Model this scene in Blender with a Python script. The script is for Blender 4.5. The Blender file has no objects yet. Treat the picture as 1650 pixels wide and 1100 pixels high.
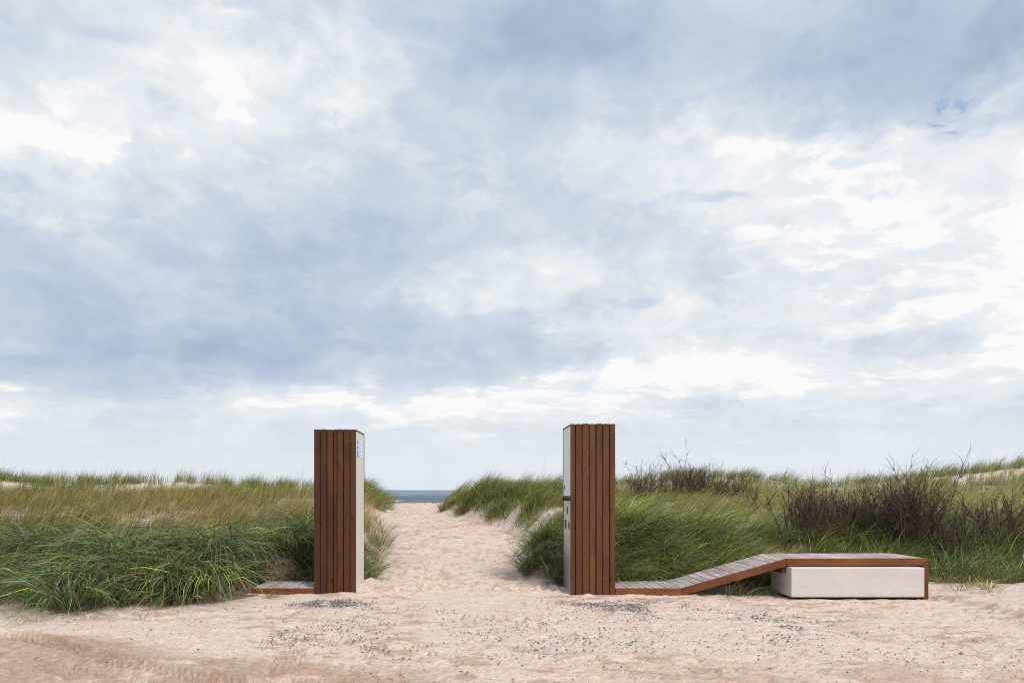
import bpy, bmesh, math, random
import numpy as np
from mathutils import Vector

rng = np.random.default_rng(7)
random.seed(7)
R = math.radians
sc = bpy.context.scene
COL = sc.collection

# ------------------------------------------------------------------ camera
F_PX, PX0, PY0 = 1100.0, 755.0, 789.0      # focal length and principal point in photograph pixels
cam_d = bpy.data.cameras.new('camera')
cam = bpy.data.objects.new('camera', cam_d)
COL.objects.link(cam)
cam.location = (0, 0, 1.5)
cam.rotation_euler = (R(90), 0, 0)
cam_d.sensor_width = 36.0
cam_d.lens = 36.0 * F_PX / 1650.0
cam_d.shift_x = (825 - PX0) / 1650.0
cam_d.shift_y = (PY0 - 550) / 1650.0
cam_d.clip_start = 0.05
cam_d.clip_end = 60000
sc.camera = cam

# ------------------------------------------------------------------ sun, exposure
SUN_EL, SUN_AZ = R(50), R(148)            # azimuth clockwise from +Y
sun_d = bpy.data.lights.new('sun', 'SUN')
sun_d.energy = 1.5
sun_d.angle = R(13)
sun_d.color = (1.0, 0.95, 0.88)
sun = bpy.data.objects.new('sun', sun_d)
COL.objects.link(sun)
sv = Vector((math.sin(SUN_AZ) * math.cos(SUN_EL), math.cos(SUN_AZ) * math.cos(SUN_EL), math.sin(SUN_EL)))
sun.rotation_euler = sv.to_track_quat('Z', 'Y').to_euler()
sun.location = sv * 40
sc.view_settings.view_transform = 'Standard'
sc.view_settings.look = 'None'
sc.view_settings.exposure = 1.0
sc.view_settings.gamma = 1.0
sc.view_settings.use_curve_mapping = False
sc.cycles.filter_width = 1.05
sc.cycles.use_denoising = True
sc.cycles.denoising_prefilter = 'NONE'
sc.cycles.max_bounces = 8
sc.cycles.diffuse_bounces = 4
sc.cycles.glossy_bounces = 3
sc.cycles.transmission_bounces = 4


# ------------------------------------------------------------------ node helper
class NT:
    def __init__(self, tree):
        self.t = tree
        tree.nodes.clear()

    def n(self, typ, **kw):
        nd = self.t.nodes.new(typ)
        for k, v in kw.items():
            setattr(nd, k, v)
        return nd

    def link(self, a, b):
        self.t.links.new(a, b)

    def put(self, sock, v):
        if hasattr(v, 'is_output'):
            self.link(v, sock)
        elif v is not None:
            sock.default_value = v

    def math(self, op, a, b=None, c=None, clamp=False):
        nd = self.n('ShaderNodeMath', operation=op, use_clamp=clamp)
        for i, v in enumerate((a, b, c)):
            self.put(nd.inputs[i], v)
        return nd.outputs[0]

    def vmath(self, op, a, b=None):
        nd = self.n('ShaderNodeVectorMath', operation=op)
        self.put(nd.inputs[0], a)
        if b is not None:
            self.put(nd.inputs[1], b)
        return nd.outputs[0]

    def sstep(self, v, a, b, lo=0.0, hi=1.0):
        nd = self.n('ShaderNodeMapRange', interpolation_type='SMOOTHSTEP')
        self.put(nd.inputs[0], v)
        for i, x in enumerate((a, b, lo, hi)):
            self.put(nd.inputs[i + 1], x)
        return nd.outputs[0]

    def noise(self, vec, scale, detail=6, rough=0.55, dist=0.0, lac=2.0):
        nd = self.n('ShaderNodeTexNoise')
        self.put(nd.inputs['Vector'], vec)
        nd.inputs['Scale'].default_value = scale
        nd.inputs['Detail'].default_value = detail
        nd.inputs['Roughness'].default_value = rough
        nd.inputs['Lacunarity'].default_value = lac
        nd.inputs['Distortion'].default_value = dist
        return nd

    def mix(self, f, a, b, mode='MIX'):
        nd = self.n('ShaderNodeMix', data_type='RGBA', blend_type=mode)
        self.put(nd.inputs[0], f)
        self.put(nd.inputs[6], a if hasattr(a, 'is_output') else (*a, 1))
        self.put(nd.inputs[7], b if hasattr(b, 'is_output') else (*b, 1))
        return nd.outputs[2]

    def xyz(self, x, y, z):
        nd = self.n('ShaderNodeCombineXYZ')
        for i, v in enumerate((x, y, z)):
            self.put(nd.inputs[i], v)
        return nd.outputs[0]

    def sep(self, v):
        nd = self.n('ShaderNodeSeparateXYZ')
        self.put(nd.inputs[0], v)
        return nd.outputs

    def bump(self, h, strength=0.5, dist=0.01, normal=None):
        nd = self.n('ShaderNodeBump')
        self.put(nd.inputs['Height'], h)
        nd.inputs['Strength'].default_value = strength
        nd.inputs['Distance'].default_value = dist
        if normal is not None:
            self.link(normal, nd.inputs['Normal'])
        return nd.outputs[0]


# ------------------------------------------------------------------ world: sky with a broken cloud layer
def build_world():
    w = bpy.data.worlds.new('World')
    sc.world = w
    w.use_nodes = True
    T = NT(w.node_tree)
    out = T.n('ShaderNodeOutputWorld')
    bg = T.n('ShaderNodeBackground')
    T.link(bg.outputs[0], out.inputs[0])
    sky = T.n('ShaderNodeTexSky', sky_type='NISHITA')
    sky.sun_disc = False
    sky.sun_elevation = SUN_EL
    sky.sun_rotation = SUN_AZ
    sky.air_density = 1.0
    sky.dust_density = 1.5
    sky.ozone_density = 1.5
    bg.inputs[1].default_value = 0.1

    # cloud brightness, how the layer is spread over azimuth and elevation
    rows = [0, 60, 120, 200, 270, 340, 420, 500, 560, 610, 650, 700, 760]
    cols = [0, 200, 400, 600, 800, 1000, 1200, 1400, 1600]
    tab = np.array([
        [.50, .62, .70, .36, .18, .34, .50, .30, .16],
        [.58, .68, .78, .42, .16, .26, .46, .22, .10],
        [.70, .72, .82, .52, .22, .40, .44, .20, .26],
        [.76, .98, .80, .56, .40, .56, .76, .74, .92],
        [.72, .78, .66, .46, .38, .52, .80, .72, .88],
        [.42, .44, .48, .32, .38, .50, .74, .76, .84],
        [.42, .33, .32, .40, .64, .60, .70, .74, .82],
        [.36, .38, .44, .52, .62, .54, .64, .76, .76],
        [.32, .23, .21, .24, .34, .72, .74, .66, .78],
        [.50, .34, .36, .50, .70, .90, .92, .84, .72],
        [.98, .56, .76, .95, .92, .74, .66, .62, .60],
        [.62, .60, .62, .66, .66, .66, .68, .70, .70],
        [.74, .74, .76, .76, .78, .80, .82, .82, .82]])

    def look(px, py):
        px = np.clip(px, 0, 1600)
        py = np.clip(py, 0, 760)
        r = np.array([np.interp(px, cols, tab[i]) for i in range(len(rows))])
        return float(np.interp(py, rows, r))
    az = np.radians(np.linspace(-52, 56, 28))
    el = np.radians(np.array([0.5, 2, 3.5, 5, 6.5, 8.0, 9.5, 11, 13, 15, 18, 21, 24, 27, 30, 33, 36, 42]))
    geo = T.n('ShaderNodeTexCoord').outputs['Generated']
    d = T.vmath('NORMALIZE', geo)
    dx, dy, dz = T.sep(d)
    # horizontal plane of the cloud layer
    zz = T.math('ADD', T.math('MAXIMUM', dz, 0.0), 0.14)
    px_ = T.math('DIVIDE', dx, zz)
    py_ = T.math('DIVIDE', dy, zz)
    P = T.xyz(px_, py_, 0.0)
    warp = T.noise(P, 1.6, 5, 0.55)
    wv = T.vmath('SUBTRACT', warp.outputs['Color'], (0.5, 0.5, 0.5))
    wx, wy, wz = T.sep(wv)
    azn = T.math('ARCTAN2', dx, dy)
    eln = T.math('ARCSINE', dz)
    wd = T.vmath('SUBTRACT', T.noise(T.xyz(dx, dy, T.math('MULTIPLY', dz, 1.4)), 9.0, 9, 0.6).outputs['Color'], (0.5, 0.5, 0.5))
    ux, uy, uz = T.sep(wd)
    azw = T.math('ADD', azn, T.math('ADD', T.math('MULTIPLY', wx, 0.16), T.math('MULTIPLY', ux, 0.22)))
    lowf = T.sstep(eln, 0.0, 0.35, 0.12, 1.0)
    elw = T.math('ADD', eln, T.math('MULTIPLY', T.math('ADD', T.math('MULTIPLY', wy, 0.12), T.math('MULTIPLY', uy, 0.17)), lowf))
    azf = T.n('ShaderNodeMapRange')
    T.link(azw, azf.inputs[0])
    azf.inputs[1].default_value = float(az[0])
    azf.inputs[2].default_value = float(az[-1])
    res = None
    for j, e in enumerate(el):
        rp = T.n('ShaderNodeValToRGB')
        rp.color_ramp.interpolation = 'B_SPLINE'
        els = rp.color_ramp.elements
        for i, a in enumerate(az):
            pos = i / (len(az) - 1)
            if i == 0:
                k = els[0]
                k.position = 0
            elif i == len(az) - 1:
                k = els[-1]
                k.position = 1
            else:
                k = els.new(pos)
            u = math.tan(a)
            v = math.tan(e) * math.sqrt(1 + u * u)
            t = look(PX0 + F_PX * u, PY0 - F_PX * v)
            k.color = (t, t, t, 1)
        T.link(azf.outputs[0], rp.inputs[0])
        if res is None:
            res = rp.outputs[0]
        else:
            s = T.sstep(elw, float(el[j - 1]), float(e))
            res = T.mix(s, res, rp.outputs[0])
    # beyond the part of the sky in view the layer simply goes on
    outaz = T.sstep(T.math('ABSOLUTE', T.math('SUBTRACT', azn, 0.035)), 0.75, 1.0)
    outel = T.sstep(eln, 0.66, 0.85)
    outm = T.math('MAXIMUM', outaz, outel)
    big = T.noise(T.vmath('ADD', P, (3.7, 1.3, 0)), 0.7, 3, 0.5).outputs[0]
    bigv = T.sstep(big, 0.25, 0.75, 0.2, 0.9)
    base = T.mix(outm, res, bigv)
    # soft texture of the layer: billows overhead, streaks low down, falling veils in between
    Pw = T.vmath('ADD', P, T.vmath('MULTIPLY', wv, (0.5, 0.5, 0.0)))
    Q = T.vmath('ADD', T.xyz(dx, dy, T.math('MULTIPLY', dz, 1.5)), T.vmath('MULTIPLY', wv, (0.10, 0.10, 0.10)))
    q1 = T.noise(Q, 5.0, 7, 0.52, 0.2).outputs[0]
    q2 = T.noise(T.vmath('ADD', Q, (4, 2, 7)), 13.0, 7, 0.58, 0.5).outputs[0]
    n2 = T.noise(T.vmath('MULTIPLY', Pw, (0.55, 1.0, 1.0)), 4.5, 8, 0.6, 0.4).outputs[0]
    vl = T.noise(T.xyz(T.math('ADD', T.math('MULTIPLY', azn, 16.0), T.math('MULTIPLY', wx, 2.0)), T.math('MULTIPLY', eln, 3.0), 2.0), 1.0, 5, 0.55).outputs[0]
    hi = T.sstep(eln, 0.03, 0.16, 0.3, 1.0)
    low = T.sstep(eln, 0.34, 0.14, 0.15, 1.0)
    t1 = T.math('MULTIPLY', T.math('SUBTRACT', q1, 0.5), 0.75)
    t2 = T.math('MULTIPLY', T.math('SUBTRACT', q2, 0.5), 0.50)
    t3 = T.math('MULTIPLY', T.math('MULTIPLY', T.math('SUBTRACT', n2, 0.5), 0.36), low)
    veil = T.math('MULTIPLY', T.sstep(eln, 0.12, 0.20), T.sstep(eln, 0.42, 0.30))
    t4 = T.math('MULTIPLY', T.math('MULTIPLY', T.math('SUBTRACT', vl, 0.5), 0.28), veil)
    tt = T.math('MULTIPLY', T.math('ADD', T.math('ADD', t1, t2), T.math('ADD', t3, t4)), hi)
    tone = T.math('ADD', base, tt)
    tone = T.math('ADD', T.math('MULTIPLY', T.math('SUBTRACT', tone, 0.5), 1.0), 0.505)
    # lobed edges of nearer cloud banks over the soft layer
    Ql = T.vmath('ADD', T.xyz(dx, dy, T.math('MULTIPLY', dz, 2.0)), T.vmath('MULTIPLY', wd, (0.10, 0.10, 0.10)))
    e1 = T.noise(T.vmath('ADD', Ql, (9, 3, 1)), 4.2, 9, 0.56, 0.3).outputs[0]
    e2 = T.noise(T.vmath('ADD', Ql, (1, 8, 5)), 8.5, 9, 0.56, 0.3).outputs[0]
    m1 = T.sstep(T.math('ADD', T.math('MULTIPLY', base, 0.30), e1), 0.64, 0.72)
    m2 = T.sstep(T.math('ADD', T.math('MULTIPLY', base, 0.25), e2), 0.64, 0.70)
    edge = T.math('ADD', T.math('MULTIPLY', T.math('SUBTRACT', m1, 0.5), 0.12), T.math('MULTIPLY', T.math('SUBTRACT', m2, 0.5), 0.085))
    tone = T.math('ADD', tone, T.math('MULTIPLY', edge, hi))
    # crisp bright cumulus edges
    n3 = T.noise(T.xyz(T.math('MULTIPLY', px_, 1.0), T.math('MULTIPLY', py_, 1.5), 4.0), 3.0, 10, 0.6, 0.6).outputs[0]
    puff = T.sstep(T.math('ADD', tone, T.math('MULTIPLY', T.math('SUBTRACT', n3, 0.5), 1.5)), 0.78, 0.96)
    puff = T.math('MULTIPLY', puff, T.sstep(base, 0.55, 0.8))
    puff = T.math('MULTIPLY', puff, T.sstep(eln, 0.045, 0.08, 0.0, 1.0))
    tone = T.math('ADD', tone, T.math('MULTIPLY', puff, 0.19), clamp=True)
    ramp = T.n('ShaderNodeValToRGB')
    cr = ramp.color_ramp
    cr.elements[0].position = 0.0
    cr.elements[0].color = (0.385, 0.48, 0.635, 1)
    cr.elements[1].position = 1.0
    cr.elements[1].color = (0.955, 0.955, 0.96, 1)
    for p, c in ((0.25, (0.495, 0.585, 0.72)), (0.5, (0.61, 0.685, 0.79)), (0.72, (0.755, 0.81, 0.865)), (0.88, (0.87, 0.885, 0.91))):
        k = cr.elements.new(p)
        k.color = (*c, 1)
    T.link(tone, ramp.inputs[0])
    cloud = ramp.outputs[0]
    # pale, slightly blue air low over the sea
    lo = T.sstep(eln, 0.0, 0.13, 0.72, 0.0)
    cloud = T.mix(lo, cloud, (0.725, 0.805, 0.865))
    # small gaps where the blue shows
    gx = T.math('DIVIDE', T.math('SUBTRACT', azn, math.atan((1540 - PX0) / F_PX)), 0.042)
    ue = math.atan((PY0 - 185) / F_PX * math.cos(math.atan((1540 - PX0) / F_PX)))
    gy = T.math('DIVIDE', T.math('SUBTRACT', eln, ue), 0.036)
    g = T.math('EXPONENT', T.math('MULTIPLY', T.math('ADD', T.math('MULTIPLY', gx, gx), T.math('MULTIPLY', gy, gy)), -1.0))
    n4 = T.noise(Pw, 7.0, 8, 0.6, 0.8).outputs[0]
    gap = T.sstep(T.math('ADD', T.noise(Q, 22.0, 8, 0.65, 0.4).outputs[0], T.math('MULTIPLY', g, 0.33)), 0.77, 0.89)
    n5 = T.noise(T.vmath('MULTIPLY', P, (0.5, 1.3, 1)), 2.6, 6, 0.55, 0.6).outputs[0]
    gap2 = T.math('MULTIPLY', T.sstep(n5, 0.60, 0.68), T.math('MULTIPLY', T.math('MULTIPLY', T.sstep(eln, 0.10, 0.2), T.sstep(base, 0.55, 0.72)), 0.4))
    gapm = T.math('MAXIMUM', T.math('MULTIPLY', gap, 0.8), gap2)
    # both in the units of the sky texture
    k_ = 1.0 / 0.1 / 2 ** 1.0
    cl10 = T.vmath('MULTIPLY', cloud, (k_, k_, k_))
    final = T.mix(gapm, cl10, sky.outputs[0])
    T.link(final, bg.inputs[0])


build_world()


# ------------------------------------------------------------------ small tools
def tag(o, label=None, cat=None, group=None, kind=None):
    if label:
        o['label'] = label
    if cat:
        o['category'] = cat
    if group:
        o['group'] = group
    if kind:
        o['kind'] = kind
    return o


def empty(name, loc, label, cat, group=None):
    o = bpy.data.objects.new(name, None)
    COL.objects.link(o)
    o.location = loc
    o.empty_display_size = 0.1
    return tag(o, label, cat, group)


def mesh_obj(name, me, mat, parent=None, loc=None):
    o = bpy.data.objects.new(name, me)
    COL.objects.link(o)
    if mat is not None:
        me.materials.clear()
        me.materials.append(mat)
    if loc is not None:
        o.location = loc
    if parent is not None:
        o.parent = parent
        # parents sit unrotated, so a world position is only an offset
        p, off = parent, Vector((0, 0, 0))
        while p is not None:
            off += p.location
            p = p.parent
        o.location = Vector(loc if loc is not None else (0, 0, 0)) - off
    return o


def prism(name, poly, y0, y1, mat, parent=None, bevel=0.003, axis='Y', seg=1):
    """polygon given in (x,z), extruded along y; origin at its middle"""
    xs = [p[0] for p in poly]
    zs = [p[1] for p in poly]
    c = Vector(((min(xs) + max(xs)) / 2, (y0 + y1) / 2, (min(zs) + max(zs)) / 2))
    bm = bmesh.new()
    a = [bm.verts.new(Vector((x, y0, z)) - c) for x, z in poly]
    b = [bm.verts.new(Vector((x, y1, z)) - c) for x, z in poly]
    n = len(poly)
    bm.faces.new(a)
    bm.faces.new(b[::-1])
    for i in range(n):
        bm.faces.new((a[i], b[i], b[(i + 1) % n], a[(i + 1) % n]))
    bmesh.ops.recalc_face_normals(bm, faces=bm.faces)
    if bevel:
        bmesh.ops.bevel(bm, geom=list(bm.edges), offset=bevel, segments=seg, profile=0.5, affect='EDGES')
    me = bpy.data.meshes.new(name)
    bm.to_mesh(me)
    bm.free()
    return mesh_obj(name, me, mat, parent, c)


def box(name, x0, x1, y0, y1, z0, z1, mat, parent=None, bevel=0.003, seg=1):
    return prism(name, [(x0, z0), (x1, z0), (x1, z1), (x0, z1)], y0, y1, mat, parent, bevel, seg=seg)


def raw_mesh(name, V, loops, starts, cols=None, smooth=True):
    me = bpy.data.meshes.new(name)
    me.vertices.add(len(V))
    me.vertices.foreach_set('co', np.ascontiguousarray(V, dtype=np.float32).ravel())
    me.loops.add(len(loops))
    me.loops.foreach_set('vertex_index', np.ascontiguousarray(loops, dtype=np.int32))
    me.polygons.add(len(starts))
    me.polygons.foreach_set('loop_start', np.ascontiguousarray(starts, dtype=np.int32))
    if smooth:
        me.polygons.foreach_set('use_smooth', np.ones(len(starts), dtype=bool))
    if cols is not None:
        at = me.attributes.new('tint', 'FLOAT_COLOR', 'POINT')
        c4 = np.ones((len(V), 4), dtype=np.float32)
        c4[:, :3] = cols
        at.data.foreach_set('color', c4.ravel())
    me.update(calc_edges=True)
    return me


def sst(a, b, x):
    t = np.clip((x - a) / (b - a), 0, 1)
    return t * t * (3 - 2 * t)


def _hash(i, j, s):
    h = (i.astype(np.int64) * 374761393 + j.astype(np.int64) * 668265263 + s * 1274126177) & 0xffffffff
    h = ((h ^ (h >> 13)) * 1274126177) & 0xffffffff
    return ((h ^ (h >> 16)) & 0xffff) / 65535.0


def vnoise(x, y, s=0):
    i = np.floor(x)
    j = np.floor(y)
    fx, fy = x - i, y - j
    fx = fx * fx * fx * (fx * (fx * 6 - 15) + 10)
    fy = fy * fy * fy * (fy * (fy * 6 - 15) + 10)
    a = _hash(i, j, s)
    b = _hash(i + 1, j, s)
    c = _hash(i, j + 1, s)
    d = _hash(i + 1, j + 1, s)
    return (a + (b - a) * fx + (c - a) * fy + (a - b - c + d) * fx * fy) - 0.5


def fbm(x, y, f, o=4, s=0, g=0.5):
    r = np.zeros_like(x)
    a = 1.0
    for k in range(o):
        r += a * vnoise(x * f + 17.3 * k, y * f - 9.1 * k, s + k)
        f *= 2.03
        a *= g
    return r


# ------------------------------------------------------------------ lie of the land
Y0, DEP = 9.8, 0.8                          # front plane and depth of the timber work
YB = Y0 + DEP


def XL(y):
    return np.interp(y, [8, 9.8, 11, 12, 15, 20, 24, 28, 34], [-1.6, -1.6, -1.62, -1.66, -1.86, -2.4, -2.7, -3.05, -3.4])


def XR(y):
    return np.interp(y, [8, 10.3, 11, 12, 14, 16, 18, 20, 23, 28, 34], [1.5, 1.05, .80, .82, 1.1, 1.45, 1.15, .25, -.95, -1.2, -1.2])


def yfront(x):
    n = 0.35 * np.sin(x * 1.7 + 0.6) * 0.5 + 0.18 * np.sin(x * 4.1)
    l = np.interp(x, [-14, -9, -6, -4.6, -3.4, -3.0, -2.6, -1.5], [8.3, 8.35, 8.5, 8.35, 8.65, 9.4, 10.75, 10.75]) + n * np.where(x < -3.4, 0.95, 0)
    r = np.interp(x, [0.6, 1.4, 1.5, 6.6, 6.9, 9, 14], [10.5, 10.2, 10.7, 10.75, 11.0, 10.7, 10.4])
    return np.where(x < 0, l, r)


def gauss(x, y, cx, cy, sx, sy):
    return np.exp(-((x - cx) / sx) ** 2 - ((y - cy) / sy) ** 2)


def H(x, y):
    x = np.asarray(x, float)
    y = np.asarray(y, float)
    zp = np.interp(y, [9, 11, 15, 20, 24, 27, 28.5, 30, 36, 45, 60], [0, .03, .2, .52, .78, .92, .94, .85, .1, -1.4, -3.2])
    hl = np.interp(y, [8.2, 9, 10, 11, 14, 18, 22, 24, 25.5, 26.5, 27.5, 30, 36, 45, 60],
                   [0, .22, .45, .58, .84, 1.04, 1.22, 1.36, 1.68, 1.80, 1.80, 1.4, .2, -1.3, -3.2])
    hr = np.interp(y, [10.2, 11, 12, 14, 16, 18, 22, 24.5, 26, 27.5, 30, 36, 45, 60],
                   [0, .2, .45, .84, .98, 1.1, 1.32, 1.52, 1.86, 1.98, 1.6, .3, -1.3, -3.2])
    hl = hl * sst(0, 1.9, y - yfront(x) + 0.15)
    hr = hr * sst(0, 2.2, y - yfront(x) + 0.15)
    far = sst(21, 26, y)
    u = x / np.maximum(y, 1)
    hl = hl + far * np.interp(u, [-1.2, -.69, -.66, -.62, -.5, -.42, -.36, -.23, -.15], [-.05, .06, .0, -.12, -.05, -.04, -.16, -.36, -.4])
    hr = hr + far * np.interp(u, [0, .13, .22, .31, .42, .5, .6, .68, .82, 1.0], [-.40, -.28, -.25, .0, -.08, -.34, -.18, .06, .52, .6])
    hr = hr + .16 * gauss(x, y, .9, 21.4, 1.5, 1.9) + .30 * gauss(x, y, 3.0, 12.3, 1.0, .85) + .26 * gauss(x, y, 1.25, 11.7, .42, .75)
    hr = hr + .02 * gauss(x, y, 3.2, 23.5, 2.2, 1.8)
    hl = hl + .28 * gauss(x, y, -3.9, 24.4, 1.0, 1.5)
    bw = 0.55 + 0.05 * np.clip(y - 10, 0, 20)
    ml = sst(-0.15, bw, XL(y) - x)
    mr = sst(-0.15, bw, x - XR(y))
    h = zp + ml * (np.maximum(hl, zp) - zp) + mr * (np.maximum(hr, zp) - zp)
    und = fbm(x, y, 0.35, 3, 5) * 0.16 * sst(9, 13, y) + fbm(x, y, 0.9, 3, 9) * 0.035 * sst(4, 9, y)
    h = h + und * np.maximum(np.maximum(ml, mr), 0.25)
    # flat where the timber work stands, a slight scour by the block
    h = h - 0.06 * gauss(x, y, 5.6, 9.95, 1.5, .75)
    keep = sst(-3.6, -3.1, x) * sst(-1.0, -1.4, x) * sst(10.95, 10.7, y) + sst(1.3, 1.5, x) * sst(6.9, 6.7, x) * sst(10.95, 10.7, y)
    flat = np.where(x > 3.3, -0.02 - 0.045 * sst(3.6, 4.4, x), -0.005)
    h = h * (1 - np.clip(keep, 0, 1)) + flat * np.clip(keep, 0, 1)
    # drifts blown against the posts
    h = h + 0.13 * gauss(x, y, -1.52, 10.45, .22, .42) + 0.035 * gauss(x, y, -1.75, 9.72, .18, .12)
    return h


def solid(x, y, m=0.0):
    """footprints nothing may grow through"""
    a = (x > -3.16 - m) & (x < -1.58 + m) & (y > Y0 - .05 - m) & (y < YB + .03 + m)
    b = (x > 1.42 - m) & (x < 6.65 + m) & (y > 9.62 - m) & (y < YB + .03 + m)
    return a | b


def density(x, y):
    d = np.ones_like(x)
    d *= sst(-.05, .35, y - yfront(x) + .35 * fbm(x, y, 1.3, 3, 88))
    left = sst(.0, .5, XL(y) - x + .5 * fbm(x, y, 1.2, 3, 91))
    right = sst(.0, .4, x - XR(y) + .5 * fbm(x, y, 1.2, 3, 93))
    d *= np.maximum(left, right)
    d *= ~solid(x, y)
    # bare sand: between the humps, on the ridge faces, odd hollows
    bare = gauss(x, y, 1.9, 15.9, 1.3, .9) * 1.3 + gauss(x, y, -1.75, 13.4, .4, 1.4) * .7 + gauss(x, y, -2.3, 18.5, .9, 3.0) * .8
    bare += gauss(x, y, -9.6, 15.5, 1.3, .55) * .9 + gauss(x, y, -6.6, 16.5, 1.5, .4) * .5 + gauss(x, y, -6.35, 9.35, .13, .3) * .9
    bare += gauss(x, y, 5.4, 14.2, .5, .3) * .45
    u = x / y
    face = sst(23.9, 24.7, y) * sst(26.2, 25.4, y)
    rf = np.interp(u, [-.8, -.69, -.66, -.62, -.49, -.47, -.40, -.36, -.25, -.12, .2, .27, .34, .44, .5, .6, .66, .7, .85], [.4, .9, .9, .0, .1, .97, .93, .5, .3, .1, .0, .55, .15, .5, .85, .8, .5, .55, .5])
    bare += face * rf
    far2 = sst(20, 23, y) * np.interp(u, [-.9, -.5, .4, .5, .66, .7, .9], [.1, .25, .1, .9, .8, .75, .7]) + sst(20.5, 22.5, y) * np.interp(u, [-.52, -.48, -.41, -.37], [0, .75, .75, 0])
    bare += far2 * (.5 + fbm(x, y, .8, 3, 97))
    bare += np.clip(fbm(x, y, .6, 3, 95) - .12, 0, 1) * 1.4 * sst(12, 15, y)
    return np.clip(d * (1 - np.clip(bare, 0, 1)), 0, 1)


# ------------------------------------------------------------------ ground
def build_ground():
    NC = 900
    t = np.linspace(-1.22, 1.30, NC)
    ys = [-8, -4, -1, 1.0, 2.2, 3.2, 3.9, 4.3]
    y = 4.5
    while y < 12:
        ys.append(y)
        y *= 1.0034
    while y < 32:
        ys.append(y)
        y *= 1.0075
    ys += list(np.linspace(33, 70, 26))
    ys = np.array(ys)
    NR = len(ys)
    w = np.maximum(ys, 4.3)
    X = t[None, :] * w[:, None]
    Y = np.repeat(ys[:, None], NC, 1)
    Z = H(X, Y)
    open_ = np.maximum(sst(0.1, -0.3, Y - yfront(X)), (X > XL(Y)) * (X < XR(Y)) * 1.0)
    # trodden, wind-worn sand
    Z += fbm(X, Y, 1.6, 3, 21) * 0.030 * sst(3, 5, Y)
    Z += fbm(X * 0.7, Y * 1.3, 6.0, 3, 31) * 0.020 + fbm(X * .8, Y * 1.2, 17.0, 2, 35) * 0.012 * sst(13, 9, Y)
    rid = np.abs(fbm(X * 0.6, Y, 4.5, 4, 41))
    Z += -0.02 * sst(0.10, 0.0, rid) * sst(-.1, .25, fbm(X, Y, 0.8, 2, 47))
    damp_shade = np.zeros_like(Z)
    r2 = np.random.default_rng(3)

    def dent(cx, cy, a, rx, ry, depth, rim=0.35):
        R_ = max(rx, ry) * 2.4
        i0, i1 = np.searchsorted(ys, [cy - R_, cy + R_])
        ww = max(cy, 4.3)
        j0, j1 = np.searchsorted(t, [(cx - R_) / ww - .01, (cx + R_) / ww + .01])
        if i1 <= i0 or j1 <= j0:
            return
        xx = X[i0:i1, j0:j1] - cx
        yy = Y[i0:i1, j0:j1] - cy
        p = (xx * math.cos(a) + yy * math.sin(a)) / rx
        q = (-xx * math.sin(a) + yy * math.cos(a)) / ry
        d = np.sqrt(p * p + q * q)
        d = d + 0.25 * fbm(xx + cx, yy + cy, 12, 2, 3)
        Z[i0:i1, j0:j1] += -depth * sst(1.15, 0.55, d) + rim * depth * np.exp(-((d - 1.35) / .3) ** 2)
        damp_shade[i0:i1, j0:j1] = np.maximum(damp_shade[i0:i1, j0:j1], sst(1.1, .5, d) * 0.5 * r2.random())
    for k in range(1150):
        y = 10 + 19 * r2.random() ** 1.25
        s = r2.random()
        xl, xr = float(XL(y)), float(XR(y))
        if y < 10.6:
            xl, xr = -1.5, 1.4
        x = xl + (xr - xl) * s
        dent(x, y, math.pi / 2 + r2.normal() * 0.5, r2.uniform(.09, .17), r2.uniform(.05, .10), r2.uniform(.008, .03), .45)
    for k in range(620):
        y = r2.uniform(5, 10)
        x = r2.uniform(-0.85 * y, 0.95 * y)
        if y > float(yfront(np.array(x))) - .2 and not (-1.5 < x < 1.4):
            continue
        if r2.random() < .6:
            dent(x, y, r2.uniform(-.5, .5), r2.uniform(.05, .17), r2.uniform(.025, .05), r2.uniform(.008, .022), .5)
        else:
            dent(x, y, r2.uniform(-.4, .4), r2.uniform(.05, .14), r2.uniform(.02, .045), -r2.uniform(.008, .022), 0.0)

    # wheel tracks
    def track(pts, width, per, depth, skew, soft=0.2, w_=0.6):
        pts = np.array(pts, float)
        A, B = pts[0], pts[-1]
        L = np.linalg.norm(B - A)
        dr = (B - A) / L
        al = (X - A[0]) * dr[0] + (Y - A[1]) * dr[1]
        bend = np.interp(al, np.linspace(0, L, len(pts)), [((p - A)[0] * -dr[1] + (p - A)[1] * dr[0]) for p in pts])
        ac = (X - A[0]) * -dr[1] + (Y - A[1]) * dr[0] - bend
        m = sst(width, width * .82, np.abs(ac)) * sst(-.3, .2, al) * sst(L + .3, L - .2, al)
        brk = sst(-.22, .05, fbm(X, Y, 1.7, 3, 77 + int(L * 10)))
        lug = np.sin(2 * np.pi * (al + skew * np.abs(ac)) / per)
        grv = sst(-.1, .15, fbm(X, Y, .8, 2, 79))
        lug = lug * (1 - grv) + grv * np.sin(2 * np.pi * ac / .058)
        Z[:] += m * brk * (-depth * .6 + depth * .55 * np.tanh(1.6 * lug) * sst(width, width * .4, np.abs(np.abs(ac) - width * .5)))
        Z[:] += depth * .5 * brk * np.exp(-((np.abs(ac) - width * 1.25) / (width * .3)) ** 2) * sst(-.3, .2, al) * sst(L + .3, L - .2, al)
        damp_shade[:] = np.maximum(damp_shade, m * brk * w_ * (.75 - .45 * lug))
        damp_shade[:] = np.maximum(damp_shade, m * brk * .8 * sst(.1, -.6, lug))  # groove shade put into the colour, over the damp tone
    track([(-5.6, 7.2), (-4.81, 7.0), (-4.2, 6.72), (-3.6, 6.33), (-2.97, 5.92), (-2.3, 5.5), (-1.7, 5.1)], .14, .085, .075, .6)
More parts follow.
